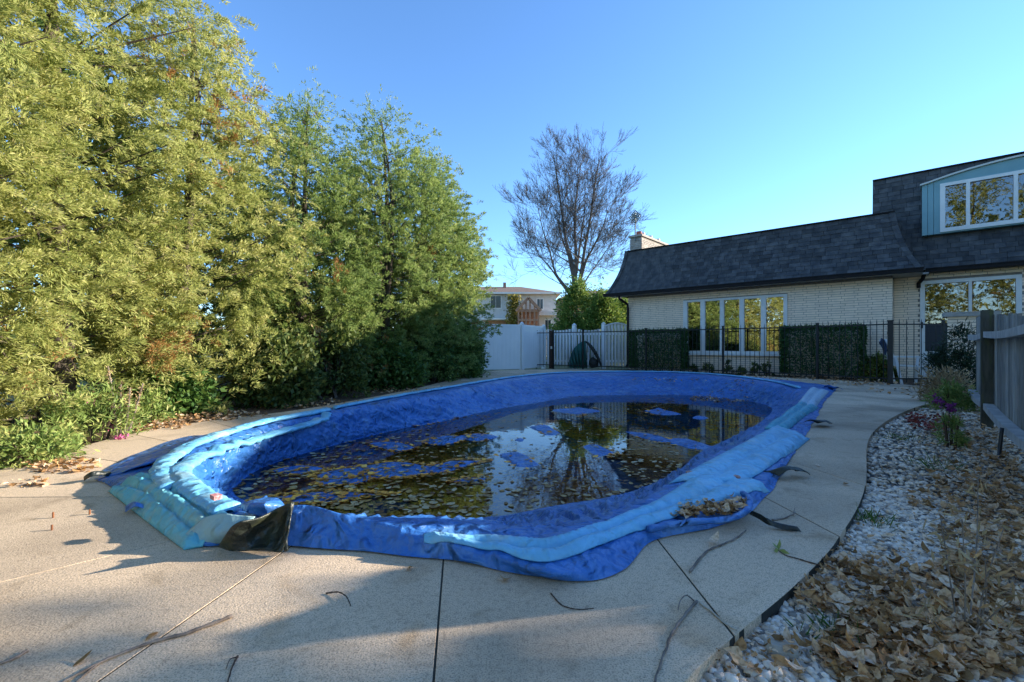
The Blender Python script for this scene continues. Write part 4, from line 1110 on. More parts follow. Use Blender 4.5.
# ================================================================== FENCES
def iron_panel(a, b, label, name='iron_fence', spacing=0.125, post_a=True, post_b=False, hgt=1.46, rail_t=1.38, rail_b=.12, post_w=.05, ph=1.46):
    a, b = Vector(a), Vector(b); d = (b - a); ln = d.length; d.normalize(); s = Vector((-d.y, d.x, 0))
    f = empty(name, (a + b) / 2, label, 'fence', 'black iron fence panels')
    for z in (rail_t, rail_b):
        mb = MB(); mb.box((a + b) / 2 + Vector((0, 0, z)), d, s, (0, 0, 1), ln - post_w, .022, .032); mb.build('rail', 'iron', f)
    npk = max(2, int(ln / spacing))
    base = None
    for k in range(1, npk):
        p = a + d * (ln * k / npk)
        if base is None:
            mb = MB(); z0 = .03
            mb.tube([p + Vector((0, 0, z0)), p + Vector((0, 0, hgt - .02)), p + Vector((0, 0, hgt + .05))], [.0085, .0085, .002], 4)
            o_ = mb.build('picket', 'iron', f, origin=p); base = o_.data
        else: share(base, 'picket', p, f)
    for flag, p in ((post_a, a), (post_b, b)):
        if flag:
            mb = MB(); mb.box(p + Vector((0, 0, ph / 2 - .02)), d, s, (0, 0, 1), post_w, post_w, ph + .04); mb.box(p + Vector((0, 0, ph + .012)), d, s, (0, 0, 1), post_w + .02, post_w + .02, .02); mb.build('post', 'iron', f)
    return f
F = [Vector((.98, 18.2, 0)), Vector((1.52, 17.9, 0)), Vector((2.65, 17.0, 0)), Vector((4.55, 15.45, 0)), Vector((6.4, 13.8, 0)), Vector((8.02, 11.95, 0)), Vector((8.73, 10.5, 0))]
iron_panel(F[0], F[1], 'short black iron fence panel at the far left, next to the rusty gate post')
iron_panel(F[1] + Vector((.1, -.06, 0)), F[2], 'black iron gate panel in front of the green tarp', 'iron_gate', post_a=True)
iron_panel(F[2], F[3], 'black iron fence panel between the green tarp and the left hedge block')
iron_panel(F[3], F[4], 'black iron fence panel from the left hedge block to under the five pane window')
iron_panel(F[4], F[5], 'black iron fence panel in front of the right hedge block')
iron_panel(F[5], F[6], 'black iron fence panel between the right hedge block and the thick gate post')
tp = empty('gate_post', F[6], 'thick black square gate post beside the lawn chair', 'post')
mb = MB(); mb.box(F[6] + Vector((.0, 0, .72)), UH, VH, (0, 0, 1), .10, .10, 1.46); mb.build('shaft', 'iron', tp)
mb = MB(); mb.box(F[6] + Vector((0, 0, 1.462)), UH, VH, (0, 0, 1), .12, .12, .025); mb.build('cap', 'iron', tp)
iron_panel(F[6] + Vector((.08, .05, 0)), Vector((10.0, 10.55, 0)), 'black iron gate in front of the white lawn chair', 'iron_gate', post_a=False, post_b=True, spacing=.17)
rp = F[1] + Vector((0.02, 0, 0)); rpost = empty('gate_post', rp, 'rusty brown gate post with a latch at the far left', 'post')
mb = MB(); mb.box(rp + Vector((0, 0, .73)), UH, VH, (0, 0, 1), .12, .12, 1.5); mb.build('shaft', 'rust_post', rpost)
mb = MB(); mb.box(rp + Vector((0, -.075, .8)), (1, 0, 0), (0, 1, 0), (0, 0, 1), .06, .03, .1); mb.build('latch', 'trim_pale', rpost)
# white vinyl fence
B0, B1, B2, B3 = Vector((-3.2, 15.6, 0)), Vector((.37, 17.05, 0)), Vector((1.3, 18.75, 0)), Vector((4.75, 18.3, 0))
def vinyl_post(p, hgt, label):
    f = empty('fence_post', p, label, 'post', 'white vinyl fence posts')
    mb = MB(); mb.box(p + Vector((0, 0, hgt / 2 - .04)), UH, VH, (0, 0, 1), .13, .13, hgt + .06); mb.build('shaft', 'vinyl', f)
    mb = MB(); k = hgt; mb.tube([p + Vector((0, 0, k - .01)), p + Vector((0, 0, k + .02)), p + Vector((0, 0, k + .07))], [.105, .1, .01], 4); mb.build('cap', 'vinyl', f)
    return f
def vinyl_panel(a, b, label, hgt=1.65, board=0.15, gap=0.004, rails=True, top=lambda u: 0.0, name='vinyl_fence', cat='fence', thick=.022):
    d = b - a; ln = d.length; d.normalize(); s = Vector((-d.y, d.x, 0)); f = empty(name, (a + b) / 2, label, cat)
    k = int(ln / board)
    for i in range(k):
        u0, u1 = i / k, (i + 1) / k; p = a + d * ln * (u0 + u1) / 2; z1 = hgt - .06 + top((u0 + u1) / 2)
        mb = MB(); mb.box(p + Vector((0, 0, (.06 + z1) / 2)), d, s, (0, 0, 1), ln / k - gap, thick, z1 - .06); mb.build('board', 'vinyl', f)
    if rails:
        for z in (hgt - .03, .05):
            mb = MB(); mb.box((a + b) / 2 + Vector((0, 0, z)), d, s, (0, 0, 1), ln, .05, .09); mb.build('rail', 'vinyl', f)
    else:
        for z in (hgt - .3, .25):
            mb = MB(); mb.box((a + b) / 2 + Vector((0, 0, z)) + s * .035, d, s, (0, 0, 1), ln, .04, .09); mb.build('rail', 'vinyl', f)
    return f
Bm = B0 * .5 + B1 * .5
vinyl_panel(B0, Bm, 'solid white vinyl fence panel half hidden behind the cedars')
vinyl_panel(Bm, B1, 'solid white vinyl fence panel just right of the cedars')
vinyl_panel(B1, B2, 'solid white vinyl fence panel behind the short iron panel')
g0 = B2 + (B3 - B2) * .36; g1 = B2 + (B3 - B2) * .70
sc = lambda u: -.09 * math.sin(math.pi * u)
vinyl_panel(B2, g0, 'white picket fence section left of the green tarp', board=.12, gap=.035, rails=False, top=sc)
vinyl_panel(g0, g1, 'white picket fence section behind the green tarp', board=.12, gap=.035, rails=False, top=sc)
vinyl_panel(g1, B3, 'white picket gate with arched top beside the house corner', board=.12, gap=.03, rails=False, top=lambda u: .02 + .16 * math.sin(math.pi * min(1, u * .9 + .05)), name='picket_gate', cat='gate')
mb = MB(); gd = (B3 - g1); pts = [g1 + gd * u + Vector((0, -.03, 1.65 - .05 + .02 + .16 * math.sin(math.pi * min(1, u * .9 + .05)))) for u in np.linspace(0, 1, 14)]
o = mb
mb.tube(pts, .03, 6); arch = mb.build('arch_rail', 'vinyl', bpy.data.objects['picket_gate'])
for p, h, lb in ((Bm, 1.7, 'white vinyl fence post among the cedar branches'), (B1, 1.7, 'white vinyl corner post left of the iron fence'), (B2, 1.68, 'white vinyl post behind the short iron panel'), (g0, 1.72, 'white vinyl post above the green tarp'), (g1, 1.76, 'white vinyl post hinging the arched gate')):
    vinyl_post(p, h, lb)
# green tarp thrown over a frame
gc = Q(584, 17.75); gt = empty('covered_frame', gc, 'green tarp draped over a bent frame in front of the white fence', 'tarp')
sdir_ = Vector((1, -.25, 0)).normalized()
arc = [gc + sdir_ * x + Vector((0, 0, z)) for x, z in ((-.62, .03), (-.55, .38), (-.38, .75), (-.12, .98), (.08, 1.02), (.28, .82), (.5, .48), (.68, .04))]
arc2 = [p + Vector((.1, .55, -.05 * (p.z > .2))) for p in arc]
rows = [catmull(arc, 30), catmull([a * .5 + b * .5 + Vector((0, 0, .05 if a.z > .2 else 0)) for a, b in zip(arc, arc2)], 30), catmull(arc2, 30)]
mb = MB()
for i in range(30):
    for r in rows:
        p = Vector(r[i]); p += Vector((0, 0, .04 * noise.noise(p * 4))); p.z = max(p.z, .01); mb.v.append(p)
for i in range(29):
    for k in range(2): mb.f.append((i * 3 + k, i * 3 + k + 1, i * 3 + k + 4, i * 3 + k + 3))
mb.build('tarp', 'tarp_green', gt, smooth=True).modifiers.new('thickness', 'SOLIDIFY').thickness = .01
mb = MB(); fr = catmull(arc, 60)[:34]
for p in fr: mb.v.append(Vector(p) + Vector((0, .02, 0)))
base_pts = [Vector((p[0], p[1] - .03, .01)) for p in fr]
for p, q_ in zip(fr, base_pts): mb.v.append(Vector((q_.x + .12 * noise.noise(Vector(p) * 3), q_.y, .01)))
nfr = len(fr)
# draped front left half
mb.v = [Vector(p) for p in fr] + [Vector((gc.x - .62 + (.72 * i / (nfr - 1)), gc.y - .12 + .08 * math.sin(i * 1.3), .012)) for i in range(nfr)]
for i in range(nfr - 1): mb.f.append((i, i + 1, nfr + i + 1, nfr + i))
mb.build('front_drape', 'tarp_green', gt, smooth=True).modifiers.new('thickness', 'SOLIDIFY').thickness = .01
mb = MB(); bk = catmull(arc, 60)[32:]
mb.tube(bk, [.02 + .05 * math.sin(math.pi * i / (len(bk) - 1)) for i in range(len(bk))], 8); mb.build('dark_edge', 'tarp_black', gt, smooth=True)
mb = MB(); mb.tube([gc + sdir_ * .42 + Vector((0, .1, .02)), gc + sdir_ * .38 + Vector((0, .1, .25)), gc + sdir_ * .33 + Vector((0, .12, .42))], [.16, .2, .05], 10); mb.build('stuffed_bag', 'tarp_black', gt, smooth=True)
mb = MB(); mb.tube([gc + sdir_ * .16 + Vector((0, 0, .0)), gc + sdir_ * .16 + Vector((0, 0, .62))], .03, 6); mb.build('frame_leg', 'vinyl', gt)
# weathered wood fence on the right
def fz(s): return FB + FD * s
wf = empty('wood_fence', fz(0), 'weathered grey board fence with two rails along the gravel bed', 'fence')
s_ = -4.2; random.seed(11)
while s_ < 2.15:
    w = random.uniform(.125, .15); p = fz(s_ + w / 2) - FN * .045; h = 1.2 + .04 * s_ + random.uniform(-.02, .02)
    tl = Vector((random.uniform(-.006, .006), random.uniform(-.006, .006), 1)).normalized()
    mb = MB(); mb.box(p + Vector((0, 0, .03 + h / 2)), FD, FN, tl, w - .02, .02, h)
    # dog-eared top
    mb.build('board', 'wood_grey', wf); s_ += w
for z0, sg in ((1.02, .025), (.20, .03)):
    for a, b in ((-4.2, -3.16), (-3.04, -.02), (.12, 2.2)):
        mb = MB(); m = 8
        for k in range(m):
            u0, u1 = k / m, (k + 1) / m
            p0_, p1_ = fz(a + (b - a) * u0), fz(a + (b - a) * u1)
            d0, d1 = -sg * math.sin(math.pi * u0), -sg * math.sin(math.pi * u1)
            q = []
            for zz in (-.034, .034):
                q += [p0_ + FN * .055 + Vector((0, 0, z0 + d0 + zz)), p1_ + FN * .055 + Vector((0, 0, z0 + d1 + zz)), p1_ - FN * .03 + Vector((0, 0, z0 + d1 + zz)), p0_ - FN * .03 + Vector((0, 0, z0 + d0 + zz))]
            mb.hexa(q)
        mb.build('rail', 'wood_rail', wf)
for s_ in (-3.1, .05):
    mb = MB(); p = fz(s_) + FN * .02; mb.box(p + Vector((0, 0, .62)), FD, FN, (0, 0, 1), .10, .10, 1.36); mb.build('post', 'wood_post', wf)
mb = MB(); hp = catmull([fz(-2.5) + FN * .1 + Vector((0, 0, -.03)), fz(-2.2) + FN * .12 + Vector((0, 0, -.03)), fz(-2.05) + FN * .11 + Vector((0, 0, .02)), fz(-2.0) + FN * .09 + Vector((0, 0, .22))], 14); mb.tube(hp, .014, 6); mb.build('garden_hose', 'hose', smooth=True, label='black hose standing at the foot of the wooden fence', cat='hose')

# ================================================================== VEGETATION
def branch_tree(mb, base, d, ln, r, depth, spread, rng, up=.12, minr=.006, split=(2, 3), n=5, kink=.16):
    pts = [base]; rads = [r]; p = base.copy(); dd = d.copy(); k = 4
    for i in range(k):
        dd = (dd + Vector((rng.gauss(0, kink), rng.gauss(0, kink), rng.gauss(0, kink) + up))).normalized()
        p = p + dd * ln / k; pts.append(p.copy()); rads.append(max(minr, r * (1 - .42 * (i + 1) / k)))
    mb.tube(pts, rads, n if depth > 2 else 3, cap=False)
    if depth <= 0: return
    for j in range(rng.randint(*split) + (1 if depth < 3 else 0)):
        st = rng.choice(pts[2:]); ax = Vector((rng.gauss(0, 1), rng.gauss(0, 1), rng.gauss(0, .6))).normalized()
        nd = (dd + ax * spread * rng.uniform(.6, 1.3)).normalized()
        branch_tree(mb, st, nd, ln * rng.uniform(.6, .86), rads[-1] * rng.uniform(.6, .85), depth - 1, spread, rng, up, minr, split, n, kink)
    branch_tree(mb, p, dd, ln * .78, rads[-1], depth - 1, spread, rng, up, minr, split, n, kink)

def cedar(x, y, H, Rr, label, mat='cedar', n=60000, L0=.10, W0=.02, nb=300, z0=.15, seed=1, taper=.55, lean=(0, 0), group='tall cedars along the left side of the pool', droop=-.05, clump=.30):
    rng = np.random.default_rng(seed); rr = random.Random(seed)
    t = empty('cedar_tree', (x, y, -.05), label, 'tree', group)
    mb = MB()
    for k in range(2 if H > 5 else 1):
        bx, by = x + rr.uniform(-.18, .18), y + rr.uniform(-.18, .18)
        pts = [Vector((bx, by, -.08)), Vector((bx + rr.uniform(-.1, .1), by, H * .3)), Vector((bx + rr.uniform(-.2, .2) + lean[0] * .6, by + lean[1] * .6, H * .65)), Vector((x + lean[0], y + lean[1], H * .97))]
        mb.tube(catmull(pts, 12), list(np.linspace(.10, .012, 12)), 7)
    # limbs
    zc = z0 + (H - z0) * rng.beta(1.05, 1.25, nb); ang = rng.uniform(0, 2 * np.pi, nb)
    f = (zc - z0) / (H - z0)
    prof_ = Rr * np.minimum(1, 0.72 + f * 1.1) * np.maximum(0.05, 1 - np.maximum(0, (f - taper) / (1 - taper)) ** 1.9)
    rad = prof_ * (1 - .55 * rng.uniform(0, 1, nb) ** 1.7) * rng.uniform(.88, 1.12, nb)
    cxs = x + lean[0] * f + rad * np.cos(ang); cys = y + lean[1] * f + rad * np.sin(ang)
    for k in range(0, nb, 3):
        a = Vector((x + lean[0] * f[k], y + lean[1] * f[k], max(.1, zc[k] - .35 * rad[k] - .1))); b = Vector((cxs[k], cys[k], zc[k]))
        mb.tube([a, a.lerp(b, .5) + Vector((0, 0, -.05)), b], [.018, .012, .004], 4, cap=False)
    mb.build('trunk', 'bark', t, smooth=True)
    per = rng.multinomial(n, (lambda w: w / w.sum())(rng.uniform(.4, 1.6, nb) * (prof_ + .25)))
    idx = np.repeat(np.arange(nb), per); N = len(idx)
    # sprays: leaves gathered on small plumes inside each clump
    out = np.stack([np.cos(ang), np.sin(ang), np.full(nb, .35)], 1)
    npl = 9
    plume_c = np.clip(rng.normal(size=(nb, npl, 3)), -1.4, 1.4) * np.array([clump, clump, clump * .9]) * rng.uniform(.6, 1.25, (nb, 1, 1))
    plume_d = norm(out[:, None, :] * .8 + rng.normal(size=(nb, npl, 3)) * .5 + np.array([0, 0, .45 + droop]))
    pk_ = rng.integers(0, npl, N)
    u = rng.uniform(0, 1, N) ** .8
    pd = plume_d[idx, pk_]; plen = clump * .95
    side_ = norm(np.cross(pd, rng.normal(size=(N, 3))))
    pos = np.stack([cxs[idx], cys[idx], zc[idx]], 1) + plume_c[idx, pk_] + pd * (u * plen)[:, None] - np.array([0, 0, 1]) * (u ** 2 * plen * .35)[:, None] + side_ * (rng.uniform(0, 1, N) * .05 * (1.3 - u))[:, None]
    d = norm(pd * .9 + side_ * .55 + rng.normal(size=(N, 3)) * .25 + np.array([0, 0, droop]))
    upv = norm(rng.normal(size=(N, 3)) * .6 + out[idx] * 1.1 + np.array([0, 0, .5]))
    Ls = L0 * rng.uniform(.6, 1.35, N); Ws = W0 * rng.uniform(.7, 1.4, N)
    v = leaf_quads(pos, d, upv, Ls, Ws)
    ct = rng.uniform(-.18, .18, nb)[idx]
    tint = np.clip(.45 + ct + rng.normal(0, .16, N) + .12 * (u - .5), 0, .95)
    brown = rng.uniform(0, 1, nb)[idx] > .988; tint = np.where(brown & (rng.uniform(0, 1, N) < .75), 1.0, tint)
    keep = v[:, :, 2].min(1) > -.03
    quads('crown', v[keep], tint[keep], mat, t)
    return t
cedar(-4.95, 3.3, 6.6, 1.3, 'nearest cedar with olive feathery foliage, filling the left edge', n=290000, L0=.046, W0=.0095, droop=-.3, nb=380, seed=1, taper=.72, clump=.24, z0=.0)
cedar(-5.25, 5.05, 7.2, 1.4, 'tall olive cedar second from the left, reaching out of the top of the picture', n=250000, L0=.052, W0=.011, droop=-.3, nb=380, seed=2, taper=.6, clump=.26)
cedar(-4.8, 6.85, 6.0, 1.2, 'rounded olive cedar with open patches showing its trunk, third from the left', n=120000, L0=.062, W0=.0145, droop=-.2, nb=250, seed=3, taper=.5, clump=.27)
cedar(-4.0, 8.9, 5.7, 1.12, 'greener cedar with pointed top in the middle of the row', 'cedar_green', n=120000, L0=.062, W0=.0155, nb=330, seed=4, taper=.3, clump=.24)
cedar(-3.0, 10.5, 6.2, 1.3, 'broad green cedar with rounded top right of the pointed one', 'cedar_green', n=135000, L0=.064, W0=.0165, nb=380, seed=5, taper=.66, clump=.25)
cedar(-2.3, 11.9, 5.9, 1.2, 'green cedar second from the right end of the row', 'cedar_green', n=112000, L0=.07, W0=.018, nb=340, seed=6, taper=.58, clump=.25)
cedar(-1.9, 13.3, 5.2, 1.02, 'green cedar at the right end of the row, next to the white fence', 'cedar_green', n=88000, L0=.076, W0=.02, nb=290, seed=7, taper=.5, clump=.25)
cedar(-7.6, 6.2, 6.4, 1.9, 'dark cedar standing behind the open patch of the third one', 'cedar_green', n=30000, L0=.16, W0=.045, nb=220, seed=8, taper=.6, clump=.4, group='cedars of the second row')
cedar(-6.9, 9.8, 5.0, 1.8, 'dark cedar standing behind the pointed one', 'cedar_green', n=26000, L0=.17, W0=.05, nb=200, seed=9, taper=.6, clump=.4, group='cedars of the second row')
cedar(-5.6, 13.2, 4.8, 1.8, 'dark cedar standing behind the broad one', 'cedar_green', n=24000, L0=.18, W0=.055, nb=200, seed=10, taper=.6, clump=.4, group='cedars of the second row')

for k, (xx, yy, hh, rr_, lb) in enumerate(((12.2, 1.6, 8.0, 2.1, 'cedar beyond the wooden fence, just outside the picture on the right'), (13.6, -1.6, 7.8, 1.9, 'second cedar beyond the wooden fence, outside the picture on the right'))):
    cedar(xx, yy, hh, rr_, lb, n=40000, L0=.17, W0=.06, nb=320, seed=32 + k, taper=.5, clump=.4, group='cedars shading the near right of the pool')
for k, (xx, yy, hh, lb) in enumerate(((-5.6, 1.2, 7.5, 'cedar just outside the picture on the left'), (-7.0, -7.0, 12.8, 'tall tree behind the viewer, mirrored in the left half of the patio window'), (-4.2, -8.5, 12.8, 'tree behind the viewer, mirrored in the middle of the patio window'), (-1.2, -9.2, 12.8, 'tree behind the viewer, mirrored in the right half of the patio window'))):
    cedar(xx, yy, hh, 1.6, lb, n=24000, L0=.17, W0=.055, nb=220, seed=12 + k, taper=.5, clump=.4, group='trees seen only as reflections')

def bush(name, c, rx, ry, h, n, L0, W0, mat, label, cat='shrub', group=None, seed=1, z0=0.0, shape='dome', nb=60, stems=5, stem_mat='bark'):
    rng = np.random.default_rng(seed); rr = random.Random(seed)
    t = empty(name, (c[0], c[1], z0), label, cat, group)
    mb = MB()
    for k in range(stems):
        a = rr.uniform(0, 6.28); q = Vector((c[0] + rx * .6 * math.cos(a), c[1] + ry * .6 * math.sin(a), z0 + h * rr.uniform(.5, .85))); b = Vector((c[0] + rx * .2 * math.cos(a), c[1] + ry * .2 * math.sin(a), z0 - .04))
        mb.tube([b, b.lerp(q, .5) + Vector((0, 0, .06)), q], [.014, .01, .004], 5, cap=False)
    mb.build('stem', stem_mat, t)
    cc = rng.normal(size=(nb, 3)); cc = norm(cc) * rng.uniform(.45, 1, (nb, 1)) ** .6
    cc[:, 2] = np.abs(cc[:, 2])
    cpos = np.stack([c[0] + rx * .85 * cc[:, 0], c[1] + ry * .85 * cc[:, 1], z0 + .08 * h + .82 * h * cc[:, 2]], 1)
    idx = rng.integers(0, nb, n); cl = min(rx, ry, h) * .3
    pos = cpos[idx] + rng.normal(size=(n, 3)) * cl * .55
    d = norm(cc[idx] * .8 + rng.normal(size=(n, 3)) * .7)
    v = leaf_quads(pos, d, norm(rng.normal(size=(n, 3)) + np.array([0, 0, .8])), L0 * rng.uniform(.6, 1.3, n), W0 * rng.uniform(.7, 1.3, n))
    v[:, :, 2] = np.maximum(v[:, :, 2], z0 - .03)
    tint = np.clip(rng.beta(2, 2, n) + rng.uniform(-.15, .15, nb)[idx], 0, 1)
    quads('foliage', v, tint, mat, t)
    return t
for k, (x, y, rx, h, mt, sd_, lb) in enumerate([
    (-2.55, 9.9, .75, 1.15, 'ivy', 21, 'dark leafy shrub under the middle cedars'), (-2.1, 11.3, .8, 1.5, 'ivy', 22, 'dark leafy shrub left of the white fence end, larger one'),
    (-1.55, 12.8, .75, 1.55, 'ivy', 23, 'dark ivy shrub at the right end of the cedar row'), (-1.35, 13.9, .6, 1.7, 'ivy', 24, 'dark ivy shrub pressed against the white fence'),
    (-3.25, 8.2, .7, 1.3, 'shrub', 25, 'light green shrub under the pointed cedar'), (-3.65, 7.1, .65, 1.3, 'shrub', 26, 'light olive shrub right of the dark gap'), (-4.6, 6.0, .6, .7, 'ivy', 27, 'low dark green shrub in the dark gap')]):
    bush('shrub', (x, y), rx, rx * .9, h, 6500, .09, .05, mt, lb, group='shrubs under the cedars', seed=sd_, z0=-.04)
bush('feathery_herb', (-4.0, 4.35), .35, .4, .62, 2600, .07, .014, 'herb', 'bright green leafy herb beside the pink flowers at the left', 'plant', seed=31, z0=-.04, stem_mat='stick_brown')
bush('ground_herb', (-3.75, 3.55), .3, .45, .32, 2200, .06, .016, 'herb', 'low pale green herb spilling onto the concrete at the left', 'plant', seed=32, z0=-.04, stem_mat='stick_brown')
bush('ground_herb', (-4.3, 5.35), .3, .3, .45, 1300, .07, .02, 'herb', 'low green weed behind the dry stalks', 'plant', seed=33, z0=-.04, stem_mat='stick_brown')
def stalks(name, c, tops, label, cat='plant', mat='dry_stalk', rad=.008, head=None, headmat=None, nhead=60, hl=.05, hw=.02, spreadh=.12, hr=.02):
    t = empty(name, c, label, cat); rng = np.random.default_rng(int(abs(c[0] * 100)) + 3)
    VH_ = []
    for q in tops:
        q = Vector(q); b = Vector((c[0] + (q.x - c[0]) * .25, c[1] + (q.y - c[1]) * .25, c[2])); mid = b.lerp(q, .5) + Vector((.03, 0, 0)) * random.uniform(-1, 1)
        mb = MB(); pts = catmull([b, mid, q], 8); mb.tube(pts, list(np.linspace(rad, rad * .5, 8)), 5)
        mb.build('stalk', 'stick_brown' if mat != 'dry_stalk' else 'stick', t)
        if nhead:
            u = rng.uniform(1 - spreadh, 1.0, nhead); P_ = np.array([tuple(b.lerp(q, .5).lerp(q, max(0, 2 * k - 1))) for k in u]) + rng.normal(size=(nhead, 3)) * hr
            v = leaf_quads(P_, norm(rng.normal(size=(nhead, 3)) + np.array([0, 0, .5])), rvec(nhead), hl * rng.uniform(.6, 1.3, nhead), hw * rng.uniform(.6, 1.3, nhead))
            quads('head', v, rng.uniform(0, 1, len(v)), headmat or mat, t, kind='stuff')
    return t
c = P(120, 441, -.04); 
stalks('dry_stalks', c, [Q(108, c.y, CAM_H + (HZ - 366) * c.y / FPX), Q(121, c.y + .1, CAM_H + (HZ - 385) * c.y / FPX), Q(130, c.y, CAM_H + (HZ - 388) * c.y / FPX), Q(143, c.y + .1, CAM_H + (HZ - 384) * c.y / FPX), Q(139, c.y + .2, CAM_H + (HZ - 400) * c.y / FPX)], 'tall dry brown stalks in the bed left of the pool', nhead=70, spreadh=.5, hl=.03, hw=.012, hr=.010, rad=.011)
c = P(112, 437, -.04)
stalks('pink_flower', c, [Q(91, c.y, CAM_H + (HZ - 396) * c.y / FPX), Q(112, c.y - .2, CAM_H + (HZ - 423) * c.y / FPX), Q(121, c.y - .3, CAM_H + (HZ - 434) * c.y / FPX)], 'pink flower spikes leaning out beside the nearest cedar', nhead=70, headmat='pink', spreadh=.2, hl=.035, hw=.02, rad=.005, mat='herb', hr=.022)
c = Vector((-3.0, 8.05, -.04))
stalks('dry_stalks', c, [Q(316, 8.0, CAM_H + (HZ - 328) * 8 / FPX), Q(322, 8.1, CAM_H + (HZ - 355) * 8 / FPX), Q(262, 7.4, CAM_H + (HZ - 352) * 7.4 / FPX)], 'leaning dry stalk with fluffy tan head in front of the light shrub', nhead=160, spreadh=.3, hl=.08, hw=.03, rad=.012, hr=.05)
# mulch leaves along the bed
X, Y, S = litter('', [(200, 418, 70, 6), (300, 405, 60, 4), (400, 391, 70, 3), (150, 428, 40, 6), (60, 470, 40, 8, .5), (30, 488, 25, 5, .4)], 1300, -.03, '')
lit_build('bed_leaves', X, Y, RNG.uniform(-.03, .02, len(X)), S, 'dead_leaf', 'brown leaf litter along the bed under the cedars', .4)
X, Y, S = litter('', [(760, 379, 130, 2.5), (700, 374, 60, 2), (860, 383, 40, 3), (905, 391, 40, 4, .3)], 700, 0.0, '')
lit_build('fence_leaves', X, Y, RNG.uniform(-.03, .04, len(X)), S * 1.3, 'dead_leaf', 'pale leaves blown against the foot of the iron fence', .4)

# clipped hedge blocks
def hedge(t0, t1, o0, o1, z1, label, seed):
    rng = np.random.default_rng(seed); t = empty('hedge_block', W((t0 + t1) / 2, (o0 + o1) / 2, 0), label, 'hedge', 'clipped dark hedge blocks below the windows')
    mb = MB()
    for k in range(6):
        b = W(t0 + (t1 - t0) * (k + .5) / 6, (o0 + o1) / 2, -.04); mb.tube([b, b + Vector((.03, 0, .4)), b + Vector((-.05, .03, z1 * .8))], [.02, .015, .006], 5)
    mb.build('stem', 'bark', t)
    n = 15000; u, w, z = rng.uniform(0, 1, n), rng.uniform(0, 1, n), rng.uniform(0, 1, n)
    face = rng.integers(0, 5, n); e = rng.beta(1, 5, n) * .16
    w = np.where(face < 2, e, np.where(face == 2, w, w)); u = np.where(face == 3, e * .5, np.where(face == 4, 1 - e * .5, u)); z = np.where(face == 2, 1 - e, z)
    # a few uneven shoots
    t_ = t0 + (t1 - t0) * u; o_ = o0 + (o1 - o0) * w; zz = .06 + (z1 - .06) * z
    wv = np.array([noise.noise(Vector((a * 3, b * 3, seed))) for a, b in zip(t_, zz)]); o_ = o_ + .07 * wv; t_ = t_ + .05 * wv * np.where(face == 3, -1, 1); zz = zz + (face == 2) * (rng.normal(0, .02, n) + .05 * wv) + (rng.uniform(0, 1, n) > .985) * (face == 2) * .05
    pos = np.array([P0.x, P0.y, 0]) + np.outer(t_, UH) + np.outer(o_, VH) + np.outer(zz, [0, 0, 1])
    v = leaf_quads(pos, rng.normal(size=(n, 3)) + np.array([-.4, -.5, .3]), rng.normal(size=(n, 3)), rng.uniform(.04, .075, n), rng.uniform(.025, .045, n))
    quads('foliage', v, rng.beta(2, 2.4, n), 'boxwood', t)
hedge(tpx(629, -.75), tpx(682, -.75), -.75, -.15, 1.42, 'clipped dark hedge block left of the five pane window', 41)
hedge(tpx(780, -.75), tpx(864, -.75), -.75, -.12, 1.42, 'clipped dark hedge block right of the five pane window', 42)
bush('shrub', tuple(W(tpx(876, -.5), -.5))[:2], .42, .35, .72, 2600, .08, .045, 'bush_mixed', 'light green shrub with reddish leaves right of the hedge block', group='low plants by the house wall', seed=51, z0=-.03, stems=4)
bush('shrub', tuple(W(tpx(886, -.6), -.6))[:2], .26, .26, .5, 1400, .08, .045, 'bush_mixed', 'yellow green shrub beside the white lawn chair', group='low plants by the house wall', seed=52, z0=-.03, stems=4)
for k, xx in enumerate((694, 708, 728, 742, 756, 768)):
    bush('wall_plant', tuple(W(tpx(xx, -.35), -.35))[:2], .16, .14, .30 + .1 * (k % 3), 260, .09, .035, 'shrub', 'small plant at the wall foot, %s below the five pane window' % ('leftmost', 'second', 'third', 'fourth', 'fifth', 'rightmost')[k], 'plant', 'low plants below the window', seed=60 + k, z0=-.03, nb=14, stems=3)
yc = Q(957, 8.2)
bush('yew_shrub', (yc.x, yc.y), .42, .45, 1.35, 5200, .10, .018, 'yew', 'dark green yew at the far end of the wooden fence', seed=71, z0=-.05, nb=70)
bush('wild_plant', tuple(Q(945, 7.3))[:2], .42, .42, .55, 1800, .11, .02, 'dry_stalk', 'straw coloured dried plant at the foot of the yew', 'plant', seed=72, z0=-.05, stem_mat='stick')
bush('wild_plant', tuple(Q(952, 6.6))[:2], .28, .28, .4, 1200, .09, .02, 'herb', 'green weed with dry tips at the end of the leaf bed', 'plant', seed=73, z0=-.05, stem_mat='stick_brown')
c = P(951, 448, -.05)
bush('aster_plant', (c.x, c.y), .10, .10, .42, 700, .05, .012, 'herb', 'upright green weed with purple flowers in the leaf litter', 'plant', seed=74, z0=-.06, nb=24, stem_mat='stick_brown')
stalks('aster_flower', c, [Q(950, c.y, CAM_H + (HZ - 407) * c.y / FPX), Q(938, c.y + .3, CAM_H + (HZ - 402) * c.y / FPX)], 'two purple flower heads above the green weed', nhead=60, headmat='purple', spreadh=.1, hl=.035, hw=.022, rad=.003, mat='herb', hr=.02)
